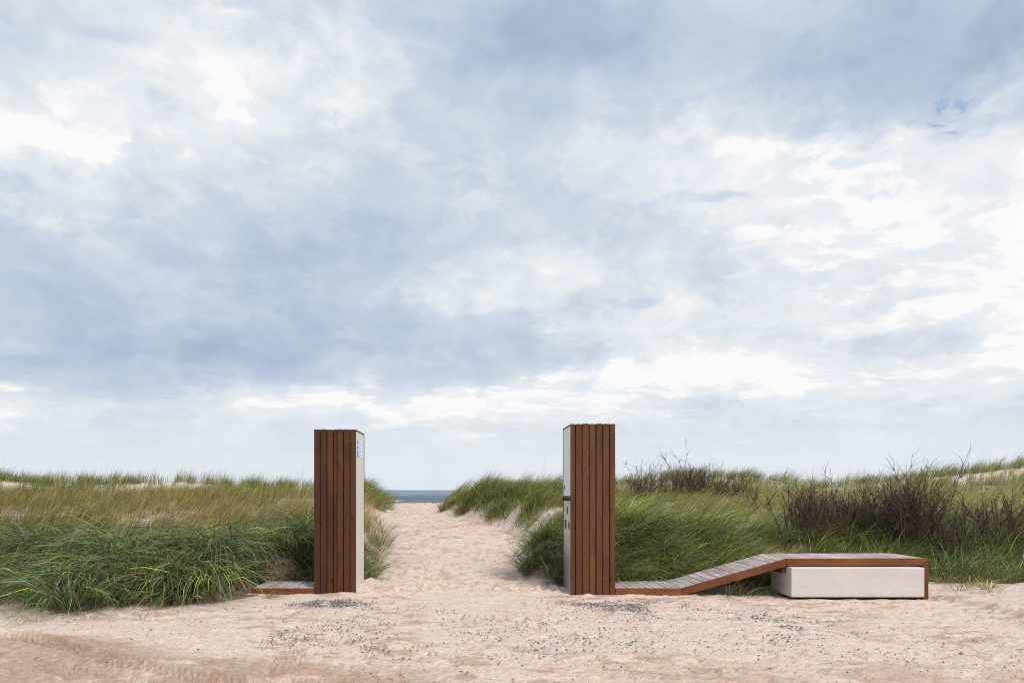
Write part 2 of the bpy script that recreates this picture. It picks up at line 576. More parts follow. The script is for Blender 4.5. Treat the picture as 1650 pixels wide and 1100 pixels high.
    track([(-4.8, 6.4), (-4.23, 6.17), (-3.57, 5.79), (-3.0, 5.5), (-2.3, 5.0)], .14, .085, .06, .6)
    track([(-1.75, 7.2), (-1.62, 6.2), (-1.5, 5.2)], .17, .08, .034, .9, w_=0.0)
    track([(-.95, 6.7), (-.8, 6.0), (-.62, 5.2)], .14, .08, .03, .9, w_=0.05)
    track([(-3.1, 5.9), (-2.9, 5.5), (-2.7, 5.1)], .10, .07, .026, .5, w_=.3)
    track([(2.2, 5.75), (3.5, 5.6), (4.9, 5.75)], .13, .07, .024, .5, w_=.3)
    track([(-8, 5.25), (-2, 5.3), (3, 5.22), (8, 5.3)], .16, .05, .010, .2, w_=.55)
    # damp sand: the wheel-worn strip at the front
    dn = fbm(X * .5, Y, .9, 4, 61)
    left = sst(.5, -.5, (Y - 6.55) + 0.28 * (X + 3.2) + 1.2 * dn)
    strip = sst(.5, -.4, (Y - 5.75) + .9 * dn)
    damp_shade = np.maximum(damp_shade, np.maximum(left * .8, strip * .45) * sst(-.35, .1, fbm(X * .6, Y, 2.4, 3, 66) + .1))
    sm = sst(.09, .30, fbm(X * .55, Y * 1.5, 5.5, 5, 71, .62)) * open_ * sst(-.25, .2, fbm(X, Y, .7, 2, 72))
    damp_shade = np.maximum(damp_shade, sm * .7)
    V = np.stack([X, Y, Z], -1).reshape(-1, 3)
    i = np.arange(NR - 1)[:, None] * NC + np.arange(NC - 1)[None, :]
    q = np.stack([i, i + 1, i + 1 + NC, i + NC], -1).reshape(-1)
    cols = np.zeros((len(V), 3), np.float32)
    cols[:, 0] = damp_shade.ravel()
    cols[:, 1] = open_.ravel()
    dn_ = density(X.ravel(), Y.ravel())
    cols[:, 2] = sst(.45, .95, dn_) * np.interp(Y.ravel(), [8, 12.5, 15, 19, 24], [.95, .9, .45, .45, .3])  # litter tone under dense grass, with the shade of its gaps painted in
    me = raw_mesh('ground', V, q, np.arange(0, len(q), 4), cols)
    o = mesh_obj('ground', me, mat_sand())
    tag(o, 'pale pinkish sand of the dunes, path and track', 'sand', kind='structure')
    return o


def mat(name):
    m = bpy.data.materials.new(name)
    m.use_nodes = True
    T = NT(m.node_tree)
    out = T.n('ShaderNodeOutputMaterial')
    p = T.n('ShaderNodeBsdfPrincipled')
    T.link(p.outputs[0], out.inputs[0])
    return m, T, p, out


def mat_sand():
    m, T, p, out = mat('sand')
    pos = T.n('ShaderNodeNewGeometry').outputs['Position']
    at = T.n('ShaderNodeAttribute', attribute_name='tint')
    damp_shade, opn, litter_shade = T.sep(at.outputs['Vector'])
    n1 = T.noise(pos, 1.3, 5, .6).outputs[0]
    n2 = T.noise(T.vmath('MULTIPLY', pos, (1, 1.6, 1)), 14, 6, .65).outputs[0]
    n3 = T.noise(pos, 260, 3, .6).outputs[0]
    dry = T.mix(n1, (.69, .55, .465), (.65, .535, .465))
    dry = T.mix(T.sstep(n2, .48, .72), dry, (.52, .375, .285))
    w2 = T.math('MULTIPLY', damp_shade, T.sstep(n2, .25, .6, .55, 1.0))
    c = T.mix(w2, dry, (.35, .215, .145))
    n5 = T.noise(T.vmath('MULTIPLY', pos, (1, 1.8, 1)), 32, 4, .6).outputs[0]
    c = T.mix(T.sstep(n5, .575, .68, 0, .75), c, (.30, .185, .125))
    c = T.mix(T.sstep(n3, .45, .62, 0, .3), c, (.42, .32, .26))
    # leaf litter colour under thick grass, darkened to deepen the shade in its gaps
    th = T.math('MULTIPLY', litter_shade, T.sstep(n2, .3, .6, .6, 1.0))
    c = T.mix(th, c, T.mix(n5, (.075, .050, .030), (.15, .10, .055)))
    T.link(c, p.inputs['Base Color'])
    p.inputs['Roughness'].default_value = .9
    p.inputs['Specular IOR Level'].default_value = .15
    h = T.math('ADD', T.math('MULTIPLY', n2, .6), T.math('MULTIPLY', T.noise(pos, 55, 5, .65).outputs[0], .4))
    b = T.bump(h, .8, .03)
    b2 = T.bump(n3, .35, .004, b)
    T.link(b2, p.inputs['Normal'])
    return m


build_ground()


# ------------------------------------------------------------------ sea
def build_sea():
    m, T, p, out = mat('sea_water')
    pos = T.n('ShaderNodeNewGeometry').outputs['Position']
    st = T.vmath('MULTIPLY', pos, (.35, 1.0, 1.0))
    n1 = T.noise(st, .10, 6, .6).outputs[0]
    n2 = T.noise(T.vmath('MULTIPLY', pos, (.5, 1, 1)), .6, 5, .6).outputs[0]
    nf = T.noise(T.vmath('MULTIPLY', pos, (.16, 1.0, 1.0)), .055, 5, .62, .3).outputs[0]
    nb_ = T.noise(T.vmath('MULTIPLY', pos, (.6, 1.0, 1.0)), .02, 9, .72, .2).outputs[0]
    foam = T.math('MAXIMUM', T.math('MULTIPLY', T.sstep(nf, .60, .66), T.sstep(n2, .42, .6)), T.sstep(nb_, .565, .61))
    c = T.mix(n1, (.045, .082, .115), (.10, .15, .185))
    c = T.mix(foam, c, (.72, .76, .78))
    T.link(c, p.inputs['Base Color'])
    T.link(T.math('ADD', T.math('MULTIPLY', foam, .4), .32), p.inputs['Roughness'])
    p.inputs['IOR'].default_value = 1.33
    h = T.math('ADD', T.math('MULTIPLY', n1, 3.0), T.math('MULTIPLY', n2, .5))
    T.link(T.bump(h, 1.0, 1.2), p.inputs['Normal'])
    # swell rows near the beach, then one wide sheet to the horizon
    ys = np.concatenate([np.linspace(34, 420, 300), np.geomspace(430, 30000, 36)])
    xs = np.concatenate([-np.geomspace(30000, 130, 14), np.linspace(-120, 120, 121), np.geomspace(130, 30000, 14)])
    X, Y = np.meshgrid(xs, ys)
    near = sst(60, 130, Y) * sst(420, 330, Y) * sst(130, 100, np.abs(X))
    ph = Y * .42 + .6 * fbm(X, Y, .03, 3, 2) * 8
    Z = -1.8 + near * (.30 * np.sin(ph) + .2 * np.sin(ph * 1.7 + X * .05) + .8 * fbm(X * .5, Y, .12, 3, 8))
    V = np.stack([X, Y, Z], -1).reshape(-1, 3)
    NC = len(xs)
    i = np.arange(len(ys) - 1)[:, None] * NC + np.arange(NC - 1)[None, :]
    q = np.stack([i, i + 1, i + 1 + NC, i + NC], -1).reshape(-1)
    o = mesh_obj('sea', raw_mesh('sea', V, q, np.arange(0, len(q), 4)), m)
    tag(o, 'grey blue choppy sea beyond the dune gap', 'sea', kind='structure')


build_sea()


# ------------------------------------------------------------------ timber, concrete, steel
def mat_wood(name, c0, c1, c2, along='Z', rough=.6, weather=None):
    m, T, p, out = mat(name)
    co = T.n('ShaderNodeTexCoord').outputs['Object']
    rnd = T.n('ShaderNodeObjectInfo').outputs['Random']
    off = T.vmath('ADD', co, T.xyz(T.math('MULTIPLY', rnd, 37.0), T.math('MULTIPLY', rnd, 11.0), T.math('MULTIPLY', rnd, 23.0)))
    s = {'Z': (1, 1, .06), 'Y': (1, .06, 1), 'X': (.06, 1, 1)}[along]
    s2 = {'Z': (1, 1, .3), 'Y': (1, .3, 1), 'X': (.3, 1, 1)}[along]
    g = T.noise(T.vmath('MULTIPLY', off, s), 55, 5, .6, .8).outputs[0]
    f = T.noise(T.vmath('MULTIPLY', off, s), 240, 3, .6).outputs[0]
    b = T.noise(T.vmath('MULTIPLY', off, s2), 5, 4, .6).outputs[0]
    kn = T.n('ShaderNodeTexVoronoi')
    kn.inputs['Scale'].default_value = 5.5
    T.link(T.vmath('MULTIPLY', off, {'Z': (1.6, 1.6, .75), 'Y': (1.6, .75, 1.6), 'X': (.75, 1.6, 1.6)}[along]), kn.inputs['Vector'])
    knot = T.sstep(kn.outputs['Distance'], .17, .05)
    c = T.mix(T.sstep(g, .32, .68), c0, c1)
    c = T.mix(T.sstep(b, .45, .75, 0, .75), c, c2)
    c = T.mix(T.math('MULTIPLY', rnd, .7), c, c2)
    c = T.mix(T.sstep(T.noise(T.vmath('MULTIPLY', off, s2), 2.3, 3, .6).outputs[0], .5, .75, 0, .6), c, (c1[0] * 1.25, c1[1] * 1.3, c1[2] * 1.25))
    c = T.mix(T.sstep(f, .5, .7, 0, .35), c, tuple(x * .45 for x in c0))
    c = T.mix(T.math('MULTIPLY', knot, .8), c, tuple(x * .35 for x in c0))
    if weather is not None:
        wn = T.noise(T.vmath('MULTIPLY', off, s2), 9, 5, .65).outputs[0]
        c = T.mix(T.sstep(wn, .42, .7, 0, .7), c, weather)
    T.link(c, p.inputs['Base Color'])
    p.inputs['Roughness'].default_value = rough
    p.inputs['Specular IOR Level'].default_value = .22
    h = T.math('ADD', g, T.math('MULTIPLY', f, .5))
    T.link(T.bump(h, .35, .004), p.inputs['Normal'])
    return m


def mat_plain(name, c, rough=.6, metal=0.0, var=.08, scale=14, bump=.15, stretch=(1, 1, 1), spec=.4):
    m, T, p, out = mat(name)
    co = T.n('ShaderNodeTexCoord').outputs['Object']
    v = T.vmath('MULTIPLY', co, stretch)
    n = T.noise(v, scale, 6, .6).outputs[0]
    n2 = T.noise(v, scale * .13, 4, .6).outputs[0]
    cc = T.mix(n, tuple(x * (1 - var) for x in c), tuple(min(1, x * (1 + var)) for x in c))
    cc = T.mix(T.sstep(n2, .5, .8, 0, .5), cc, tuple(x * (1 - 1.6 * var) for x in c))
    T.link(cc, p.inputs['Base Color'])
    p.inputs['Roughness'].default_value = rough
    p.inputs['Metallic'].default_value = metal
    p.inputs['Specular IOR Level'].default_value = spec
    T.link(T.bump(n, bump, .004), p.inputs['Normal'])
    return m


W_STAIN = mat_wood('stained_wood', (0.0754, 0.0264, 0.0120), (0.1184, 0.0450, 0.0197), (0.0516, 0.0187, 0.0099), 'Z')
W_STAIN_LIT = mat_wood('stained_wood_lit', (0.0981, 0.0382, 0.0166), (0.1456, 0.0623, 0.0267), (0.0678, 0.0264, 0.0126), 'Z')  # brighter copy of the same stain; the stronger light is in the colour
W_FASC = mat_wood('stained_fascia', (0.1582, 0.0540, 0.0205), (0.2328, 0.0855, 0.0315), (0.1025, 0.0331, 0.0142), 'X')
W_LEG = mat_wood('stained_leg', (0.1372, 0.0481, 0.0185), (0.2011, 0.0729, 0.0278), (0.0914, 0.0309, 0.0139), 'Z')
W_DECK = mat_wood('weathered_deck', (.34, .285, .27), (.52, .46, .445), (.27, .19, .165), 'Y', .8, (.58, .525, .51))
M_DARK = mat_plain('dark_lining', (.022, .013, .010), .8)
M_CONC = mat_plain('white_concrete', (.55, .51, .485), .85, var=.03, scale=30, bump=.25, stretch=(.4, 1, 2.2), spec=.2)
M_PANEL = mat_plain('white_panel', (.70, .65, .60), .5, var=.03, scale=20, bump=.05, stretch=(1, 1, .2))
M_PANELW = mat_plain('white_panel_cool', (.72, .71, .70), .45, var=.02, scale=20, bump=.05)
M_STEEL = mat_plain('brushed_steel', (.55, .55, .54), .38, metal=.85, var=.06, scale=60, bump=.08, stretch=(1, 1, .04))
M_SCREW = mat_plain('screw_metal', (.05, .035, .03), .5, metal=.5)
M_BLACK = mat_plain('black_opening', (.012, .012, .013), .7)
M_PAPER = mat_plain('poster_paper', (.78, .81, .86), .35, var=.02, bump=.02)
M_BLUE = mat_plain('poster_blue', (.26, .40, .60), .35, var=.12, scale=22, bump=.02)
M_NAVY = mat_plain('poster_navy', (.07, .13, .24), .4, var=.15, scale=40, bump=.02)
M_RED = mat_plain('red_print', (.45, .06, .05), .5, var=.05, bump=.02)
M_GREY = mat_plain('grey_print', (.42, .46, .54), .5, var=.05, bump=.02)


def disc_mesh(name, r, th, n=8, axis='Y'):
    bm = bmesh.new()
    bmesh.ops.create_cone(bm, cap_ends=True, segments=n, radius1=r, radius2=r * .85, depth=th)
    for v in bm.verts:
        x, y, z = v.co
        v.co = (x, -z, y) if axis == 'Y' else (-z, x, y)
    bmesh.ops.recalc_face_normals(bm, faces=bm.faces)
    me = bpy.data.meshes.new(name)
    bm.to_mesh(me)
    bm.free()
    return me


SCREW = disc_mesh('screw', .0055, .006, 6)


def clad(root, edges, top, wood, y0=Y0):
    zb = -.18
    for a, b in zip(edges[:-1], edges[1:]):
        g = random.uniform(.007, .012)
        dy = random.uniform(0, .004)
        box('plank', a + g * (a != edges[0]), b - .0015, y0 + dy, y0 + .026, zb, top - random.uniform(0, .006), wood, root, .004)
        w = b - a
        for z in (top - .235, 1.21, .42):
            for fx in ((.25, .75) if w > .07 else (.5,)):
                mesh_obj('screw', SCREW, M_SCREW, root, (a + w * fx, y0 + dy - .001, z + random.uniform(-.004, .004)))


def px2x(px, d=Y0):
    return (px - PX0) * d / F_PX


# the post with the poster
kl = empty('timber_pylon', (-1.915, Y0 + DEP / 2, 0), 'tall red-brown plank pylon with a blue and white notice on its pale side', 'pylon', 'plank pylons beside the sand path')
eL = [px2x(v) for v in (506, 515.3, 526.1, 536.3, 542.5, 552.7, 563.5, 573.6)]
TL = 2.373
clad(kl, eL, TL, W_STAIN)
x0, x1 = eL[0], eL[-1]
box('core', x0 + .03, x1 - .02, Y0 + .027, YB - .03, -.18, TL - .03, M_DARK, kl, 0)
box('side_panel', x1 - .019, x1 - .004, Y0 + .028, YB - .028, -.18, TL - .026, M_PANEL, kl, .002)
box('edge_trim', x1 - .03, x1, YB - .026, YB, -.18, TL - .024, W_STAIN, kl, .002)
box('top_trim', x1 - .03, x1, Y0 + .028, YB, TL - .024, TL - .004, W_STAIN_LIT, kl, .002)
box('top_board', x0 + .028, x1 - .032, Y0 + .028, YB - .028, TL - .028, TL - .008, W_STAIN_LIT, kl, .002)
n = 8
for i in range(n):
    a, b = Y0 + .029 + (DEP - .03) * i / n, Y0 + .029 + (DEP - .03) * (i + 1) / n
    box('side_plank', x0, x0 + .026, a + .004, b, -.18, TL - .004, W_STAIN, kl, .003)
for i in range(6):
    a, b = x0 + .028 + (x1 - x0 - .06) * i / 6, x0 + .028 + (x1 - x0 - .06) * (i + 1) / 6
    box('back_plank', a + .004, b, YB - .028, YB - .002, -.18, TL - .004, W_STAIN, kl, .003)
po = box('poster', x1 - .0038, x1 - .001, 9.86, 10.40, 1.985, 2.235, M_PAPER, kl, 0)
xs = x1 - .0008
box('print_column', xs, xs + .0008, 9.862, 10.03, 1.987, 2.233, M_BLUE, po, 0)
for k in range(6):
    z = 2.21 - k * .04
    box('print_line', xs + .001, xs + .0016, 9.93, 10.02, z - .024, z, M_NAVY if k % 2 == 0 or k == 5 else M_GREY, po, 0)
for k in range(5):
    z = 2.205 - k * .044
    box('print_line', xs, xs + .0008, 10.07, 10.07 + random.uniform(.12, .26), z - .012, z, M_GREY, po, 0)

# the post with the waste openings
kr = empty('timber_pylon', (1.784, Y0 + DEP / 2, 0), 'tall brown plank pylon with waste openings in its steel side', 'pylon', 'plank pylons beside the sand path')
eR = [px2x(v) for v in (919.4, 926.6, 937.8, 949, 959.7, 970.8, 981.8, 991.6)]
TR = 2.453
clad(kr, eR, TR, W_STAIN_LIT)
x0, x1 = eR[0], eR[-1]
box('core', x0 + .045, x1 - .03, Y0 + .027, YB - .03, -.18, TR - .03, M_DARK, kr, 0)
SH = 1.41
box('side_panel', x0 + .004, x0 + .019, Y0 + .028, YB - .03, SH, TR - .026, M_PANELW, kr, .002)
sh = box('shelf', x0 - .003, x0 + .06, Y0 + .028, YB - .03, SH - .032, SH - .002, W_STAIN, kr, .003)
box('slot', x0 + .030, x0 + .044, Y0 + .029, YB - .031, SH - .07, SH - .034, M_BLACK, kr, 0)
st = box('steel_door', x0 + .004, x0 + .022, Y0 + .028, YB - .042, -.18, SH - .072, M_STEEL, kr, .003)
rim = disc_mesh('slot_rim', .078, .004, 24, 'X')
hole = disc_mesh('opening', .068, .004, 24, 'X')
for cy, cz in ((10.13, 1.20), (9.97, .985)):
    r_ = mesh_obj('slot_rim', rim, M_STEEL, st, (x0 + .0025, cy, cz))
    mesh_obj('opening', hole, M_BLACK, st, (x0 + .0000, cy, cz))
box('opening', x0 - .001, x0 + .003, 10.26, 10.40, .92, 1.05, M_BLACK, st, .0)
for cy, cz in ((10.13, 1.09), (9.97, .88), (10.33, .86)):
    box('sticker', x0 + .002, x0 + .0035, cy - .05, cy + .05, cz - .012, cz + .012, M_PAPER, st, 0)
    box('sticker', x0 + .001, x0 + .0018, cy - .04, cy + .02, cz - .006, cz + .006, M_RED, st, 0)
box('edge_trim', x0, x0 + .03, YB - .028, YB, -.18, TR - .024, W_STAIN, kr, .002)
hg = box('hinge', x0 - .002, x0 + .012, YB - .041, YB - .030, 0, SH - .08, M_SCREW, kr, 0)
for k in range(26):
    z = .06 + k * .05
    box('knuckle', x0 - .007, x0 + .004, YB - .042, YB - .029, z, z + .028, M_SCREW, hg, .001)
box('top_trim', x0, x0 + .03, Y0 + .028, YB, TR - .024, TR - .004, W_STAIN, kr, .002)
box('top_board', x0 + .032, x1 - .028, Y0 + .028, YB - .028, TR - .028, TR - .008, W_STAIN_LIT, kr, .002)
sg = box('small_notice', x0 + .001, x0 + .0036, 10.36, 10.50, 1.425, 1.585, M_PAPER, kr, 0)
box('print_picture', x0 - .0003, x0 + .0008, 10.37, 10.49, 1.50, 1.575, M_NAVY, sg, 0)
for k in range(3):
    box('print_line', x0 - .0003, x0 + .0008, 10.38, 10.48, 1.438 + k * .02, 1.448 + k * .02, M_GREY, sg, 0)
for i in range(8):
    a, b = Y0 + .029 + (DEP - .03) * i / 8, Y0 + .029 + (DEP - .03) * (i + 1) / 8
    box('side_plank', x1 - .026, x1, a + .004, b, -.18, TR - .004, W_STAIN_LIT, kr, .003)
for i in range(6):
    a, b = x0 + .032 + (x1 - x0 - .06) * i / 6, x0 + .032 + (x1 - x0 - .06) * (i + 1) / 6
    box('back_plank', a + .004, b, YB - .028, YB - .002, -.18, TR - .004, W_STAIN_LIT, kr, .003)

# low deck by the poster post
dk = empty('low_deck', (-2.7, Y0 + .4, 0), 'short low deck of weathered boards running into the grass', 'deck')
dx0, dx1 = -3.12, eL[0] - .004
box('fascia', dx0, dx1, Y0 + .004, Y0 + .034, -.06, .088, W_FASC, dk, .004)
nb = 9
for i in range(nb):
    a, b = dx0 + (dx1 - dx0) * i / nb, dx0 + (dx1 - dx0) * (i + 1) / nb
    box('deck_board', a, b - .009, Y0 + .036 + random.uniform(0, .003), YB, .066, .088 + random.uniform(-.002, .002), W_DECK, dk, .003)
box('joist', dx0, dx1, Y0 + .25, Y0 + .30, -.06, .064, M_DARK, dk, 0)
box('joist', dx0, dx1, YB - .06, YB - .02, -.06, .064, M_DARK, dk, 0)

# boardwalk that rises into the bench
bn = empty('ramped_bench', (4.36, Y0 + .4, 0), 'boardwalk bench of weathered boards rising on a ramp beside the pylon', 'bench')
A = (eR[-1] + .004, .088)
B = (3.052, .088)
C = (4.567, .515)
D = (6.606, .52)
ya, yb = Y0 + .004, Y0 + .034
prism('fascia', [A, B, (3.064, -.014), (A[0], -.014)], ya, yb, W_FASC, bn, .003)
prism('fascia', [(B[0] + .003, B[1]), (C[0] - .001, C[1]), (C[0] - .001, .402), (3.14, -.002), (3.068, -.014)], ya, yb, W_FASC, bn, .003)
prism('fascia', [(C[0] + .002, C[1]), (D[0] - .002, D[1]), (6.522, .418), (C[0] + .002, .408)], ya, yb, W_FASC, bn, .003)
prism('end_post', [(D[0], D[1] - .002), (6.524, .415), (6.530, -.12), (D[0], -.12)], ya, yb, W_LEG, bn, .003)


def run(P, Q, board):
    n = max(1, round(math.hypot(Q[0] - P[0], Q[1] - P[1]) / board))
    d = Vector((Q[0] - P[0], 0, Q[1] - P[1])) / n
    u = d.normalized()
    nrm = Vector((-u.z, 0, u.x))
    for i in range(n):
        a = Vector((P[0], 0, P[1])) + d * i + u * .001
        b = Vector((P[0], 0, P[1])) + d * (i + 1) - u * .008
        h = nrm * random.uniform(-.002, .002)
        a, b = a + h, b + h
        a2, b2 = a - nrm * .022, b - nrm * .022
        prism('deck_board', [(a.x, a.z), (b.x, b.z), (b2.x, b2.z), (a2.x, a2.z)], yb + .002 + random.uniform(0, .003), YB + random.uniform(-.004, .004), W_DECK, bn, .003)
        if i % 1 == 0:
            pass


run((A[0], A[1]), (B[0], B[1]), .098)
run((B[0] + .002, B[1]), (C[0], C[1]), .110)
run((C[0] + .002, C[1]), (D[0] - .03, D[1]), .110)
for y in (Y0 + .28, YB - .05):
    prism('joist', [(A[0], .062), (B[0], .062), (C[0], .488), (D[0] - .04, .492), (D[0] - .04, .415), (C[0], .40), (3.15, .0), (A[0], -.012)], y, y + .045, W_LEG, bn, 0)
prism('support_block', [(4.53, .30), (4.58, .30), (4.58, .40), (4.53, .39)], Y0 + .06, Y0 + .5, W_LEG, bn, .003)
for i in range(7):
    a = Y0 + .036 + (DEP - .036) * i / 7
    b = Y0 + .036 + (DEP - .036) * (i + 1) / 7
    box('end_board', D[0] - .028, D[0] - .001, a, b - .008, -.12, D[1] - .004, W_LEG, bn, .003)

# the white block under the bench
blk = box('concrete_block', 4.585, 6.482, 9.70, 10.36, -.025, .398, M_CONC, None, .014, seg=3)
M_CONC2, T, p, out = mat('white_concrete_stained')
co = T.n('ShaderNodeTexCoord').outputs['Object']
na = T.noise(T.vmath('MULTIPLY', co, (.5, 1, 1.6)), 3.2, 6, .6).outputs[0]
nb2 = T.noise(T.vmath('MULTIPLY', co, (.25, 1, 3.0)), 40, 5, .6).outputs[0]
nc = T.noise(T.vmath('MULTIPLY', co, (6, 6, .5)), 3, 5, .65).outputs[0]
cz = T.sep(co)[2]
c = T.mix(T.sstep(na, .35, .7), (.60, .56, .53), (.56, .52, .49))
c = T.mix(T.sstep(nb2, .45, .7, 0, .35), c, (.46, .42, .395))
splash = T.math('MULTIPLY', T.sstep(T.math('ADD', cz, T.math('MULTIPLY', nc, .16)), -.06, -.16), .6)
c = T.mix(splash, c, (.47, .38, .32))
T.link(c, p.inputs['Base Color'])
p.inputs['Roughness'].default_value = .88
p.inputs['Specular IOR Level'].default_value = .2
T.link(T.bump(nb2, .4, .004), p.inputs['Normal'])
blk.data.materials.clear()
blk.data.materials.append(M_CONC2)
tag(blk, 'long white concrete block under the timber bench', 'block')
box('plinth', 4.66, 6.42, 9.78, 10.30, -.16, -.026, M_DARK, blk, 0)


# ------------------------------------------------------------------ grass
C_DARK = np.array((.050, .088, .026))
C_GREEN = np.array((.128, .195, .036))
C_BLUE = np.array((.120, .175, .095))
C_OLIVE = np.array((.295, .300, .062))
C_GOLD = np.array((.36, .285, .085))
C_STRAW = np.array((.42, .33, .19))
C_BROWN = np.array((.15, .085, .040))


def mat_grass():
    m, T, p, out = mat('dune_grass')
    at = T.n('ShaderNodeAttribute', attribute_name='tint')
    T.link(at.outputs['Color'], p.inputs['Base Color'])
    p.inputs['Roughness'].default_value = .46
    p.inputs['Specular IOR Level'].default_value = .28
    tr = T.n('ShaderNodeBsdfTranslucent')
    T.link(at.outputs['Color'], tr.inputs[0])
    mx = T.n('ShaderNodeMixShader')
    mx.inputs[0].default_value = .22
    T.link(p.outputs[0], mx.inputs[1])
    T.link(tr.outputs[0], mx.inputs[2])
    T.link(mx.outputs[0], out.inputs[0])
    return m


M_GRASS = mat_grass()


class Blades:
    def __init__(self):
        self.V, self.L, self.S, self.C = [], [], [], []
        self.nv = self.nl = 0

    def add(self, P, az, L, w, t0, t1, c0, c1, ns=4, pw=1.0, ground=True):
        N = len(P)
        if N == 0:
            return
        s = np.linspace(0, 1, ns + 1)
        pos = np.zeros((N, ns + 1, 3))
        pos[:, 0] = P
        jit = rng.normal(0, .10, (N, ns))
        for k in range(ns):
            sm = ((k + .5) / ns) ** pw
            th = t0 + (t1 - t0) * sm
            a = az + jit[:, k]
            st = L / ns
            pos[:, k + 1, 0] = pos[:, k, 0] + st * np.sin(th) * np.cos(a)
            pos[:, k + 1, 1] = pos[:, k, 1] + st * np.sin(th) * np.sin(a)
            pos[:, k + 1, 2] = pos[:, k, 2] + st * np.cos(th)
            if ground:
                gz = H(pos[:, k + 1, 0], pos[:, k + 1, 1]) + .012 + .02 * s[k + 1]
                pos[:, k + 1, 2] = np.maximum(pos[:, k + 1, 2], gz)
        tw = rng.normal(0, .55, N)
        side = np.stack([-np.sin(az) * np.cos(tw), np.cos(az) * np.cos(tw), np.sin(tw)], -1)
        prof = np.array({4: [.75, 1, .85, .5, 0], 3: [.8, 1, .62, 0], 2: [.9, .8, 0]}[ns])
        nvb = 2 * ns + 1
        V = np.zeros((N, nvb, 3))
        Cc = np.zeros((N, nvb, 3))
        for k in range(ns):
            o = side * (w * prof[k] * .5)[:, None]
            V[:, 2 * k] = pos[:, k] - o
            V[:, 2 * k + 1] = pos[:, k] + o
            cc = c0 + (c1 - c0) * s[k] ** 2
            Cc[:, 2 * k] = cc
            Cc[:, 2 * k + 1] = cc
        V[:, -1] = pos[:, -1]
        Cc[:, -1] = c1
        base = (np.arange(N) * nvb)[:, None] + self.nv
        pat = []
        for k in range(ns - 1):
            pat += [2 * k, 2 * k + 1, 2 * k + 3, 2 * k + 2]
        pat += [2 * ns - 2, 2 * ns - 1, 2 * ns]
        pat = np.array(pat)
        st_ = np.array([4 * k for k in range(ns)])
        self.L.append((base + pat[None]).ravel())
        self.S.append(((np.arange(N) * len(pat))[:, None] + st_[None] + self.nl).ravel())
        self.V.append(V.reshape(-1, 3))
        self.C.append(Cc.reshape(-1, 3))
        self.nv += N * nvb
        self.nl += N * len(pat)

    def build(self, name):
        return raw_mesh(name, np.concatenate(self.V), np.concatenate(self.L), np.concatenate(self.S), np.concatenate(self.C))


def palette(N, weights, cl_rand=None):
    cs = np.array([C_DARK, C_GREEN, C_BLUE, C_OLIVE, C_GOLD, C_STRAW, C_BROWN])
    W = np.array(weights, float)
    if W.ndim == 1:
        W = np.repeat(W[None], N, 0)
    W = W / W.sum(1, keepdims=True)
    cum = np.cumsum(W, 1)
    r = rng.random(N)[:, None]
    idx = (r > cum).sum(1).clip(0, 6)
    c = cs[idx] * rng.lognormal(0, .42, N)[:, None]
    return c


def clumps(n_per_m2, x0, x1, y0, y1, fn=None):
    """clump centres inside a wedge around what can be seen"""
    n = rng.poisson(n_per_m2 * (x1 - x0) * (y1 - y0))
    x = rng.uniform(x0, x1, n)
    y = rng.uniform(y0, y1, n)
    k = (x > -.80 * y - 1.2) & (x < .93 * y + 1.2)
    x, y = x[k], y[k]
    d = density(x, y)
    if fn is not None:
        d = d * fn(x, y)
    k = rng.random(len(x)) < d
    return x[k], y[k]


def spread(x, y, nb, rad, free=False):
    """blades around clump centres: positions, outward azimuth, clump index"""
    cnt = rng.poisson(nb, len(x)) + 2
    idx = np.repeat(np.arange(len(x)), cnt)
    a = rng.uniform(0, 2 * np.pi, len(idx))
    r = rad * np.sqrt(rng.random(len(idx)))
    bx, by = x[idx] + r * np.cos(a), y[idx] + r * np.sin(a)
    k = (~solid(bx, by, .02)) | free
    return bx[k], by[k], a[k], idx[k]


def blend_az(a, wind, k):
    vx = np.cos(a) * (1 - k) + np.cos(wind) * k
    vy = np.sin(a) * (1 - k) + np.sin(wind) * k
    return np.arctan2(vy, vx)


def grow(B, x, y, nb, rad, L, w, t0, t1, wind, kw, weights, tipc, ns, tipmix=.25, dead=.06, Lv=.22, clv=.2, free=False, clt=.16):
    if len(x) == 0:
        return
    bx, by, a, idx = spread(x, y, nb, rad, free)
    N = len(bx)
    bz = H(bx, by) - .02
    az = blend_az(a, wind + rng.normal(0, .35, N), kw)
    cl = rng.lognormal(0, clv, len(x))[idx]
    LL = L * rng.lognormal(0, Lv, N) * cl
    LL = np.minimum(LL, L * 1.8)
    T0 = np.radians(t0) * rng.uniform(.3, 1.4, N)
    T1 = np.radians(t1) * rng.uniform(.65, 1.25, N)
    W = weights(x, y)[idx] if callable(weights) else weights
    c0 = palette(N, W)
    cl_t = rng.lognormal(0, clt, len(x))[idx]
    c0 = c0 * cl_t[:, None]
    dd = rng.random(N) < dead
    c0[dd] = C_STRAW * rng.uniform(.5, 1.0, dd.sum())[:, None]
    tm = np.clip(rng.normal(tipmix, .2, N), 0, .9)[:, None]
    c1 = c0 * (1 - tm) + tipc * tm
    B.add(np.stack([bx, by, bz], -1), az, LL, w * rng.lognormal(0, .2, N), T0, T1, c0, c1, ns)


TOWARD = -np.pi / 2          # azimuth toward the track


def stuff(B, name, label):
    o = mesh_obj(name, B.build(name), M_GRASS)
    return tag(o, label, 'grass', kind='stuff')


def inside(x0, x1, y0, y1):
    return lambda x, y: ((x > x0) & (x < x1) & (y > y0) & (y < y1)) * 1.0


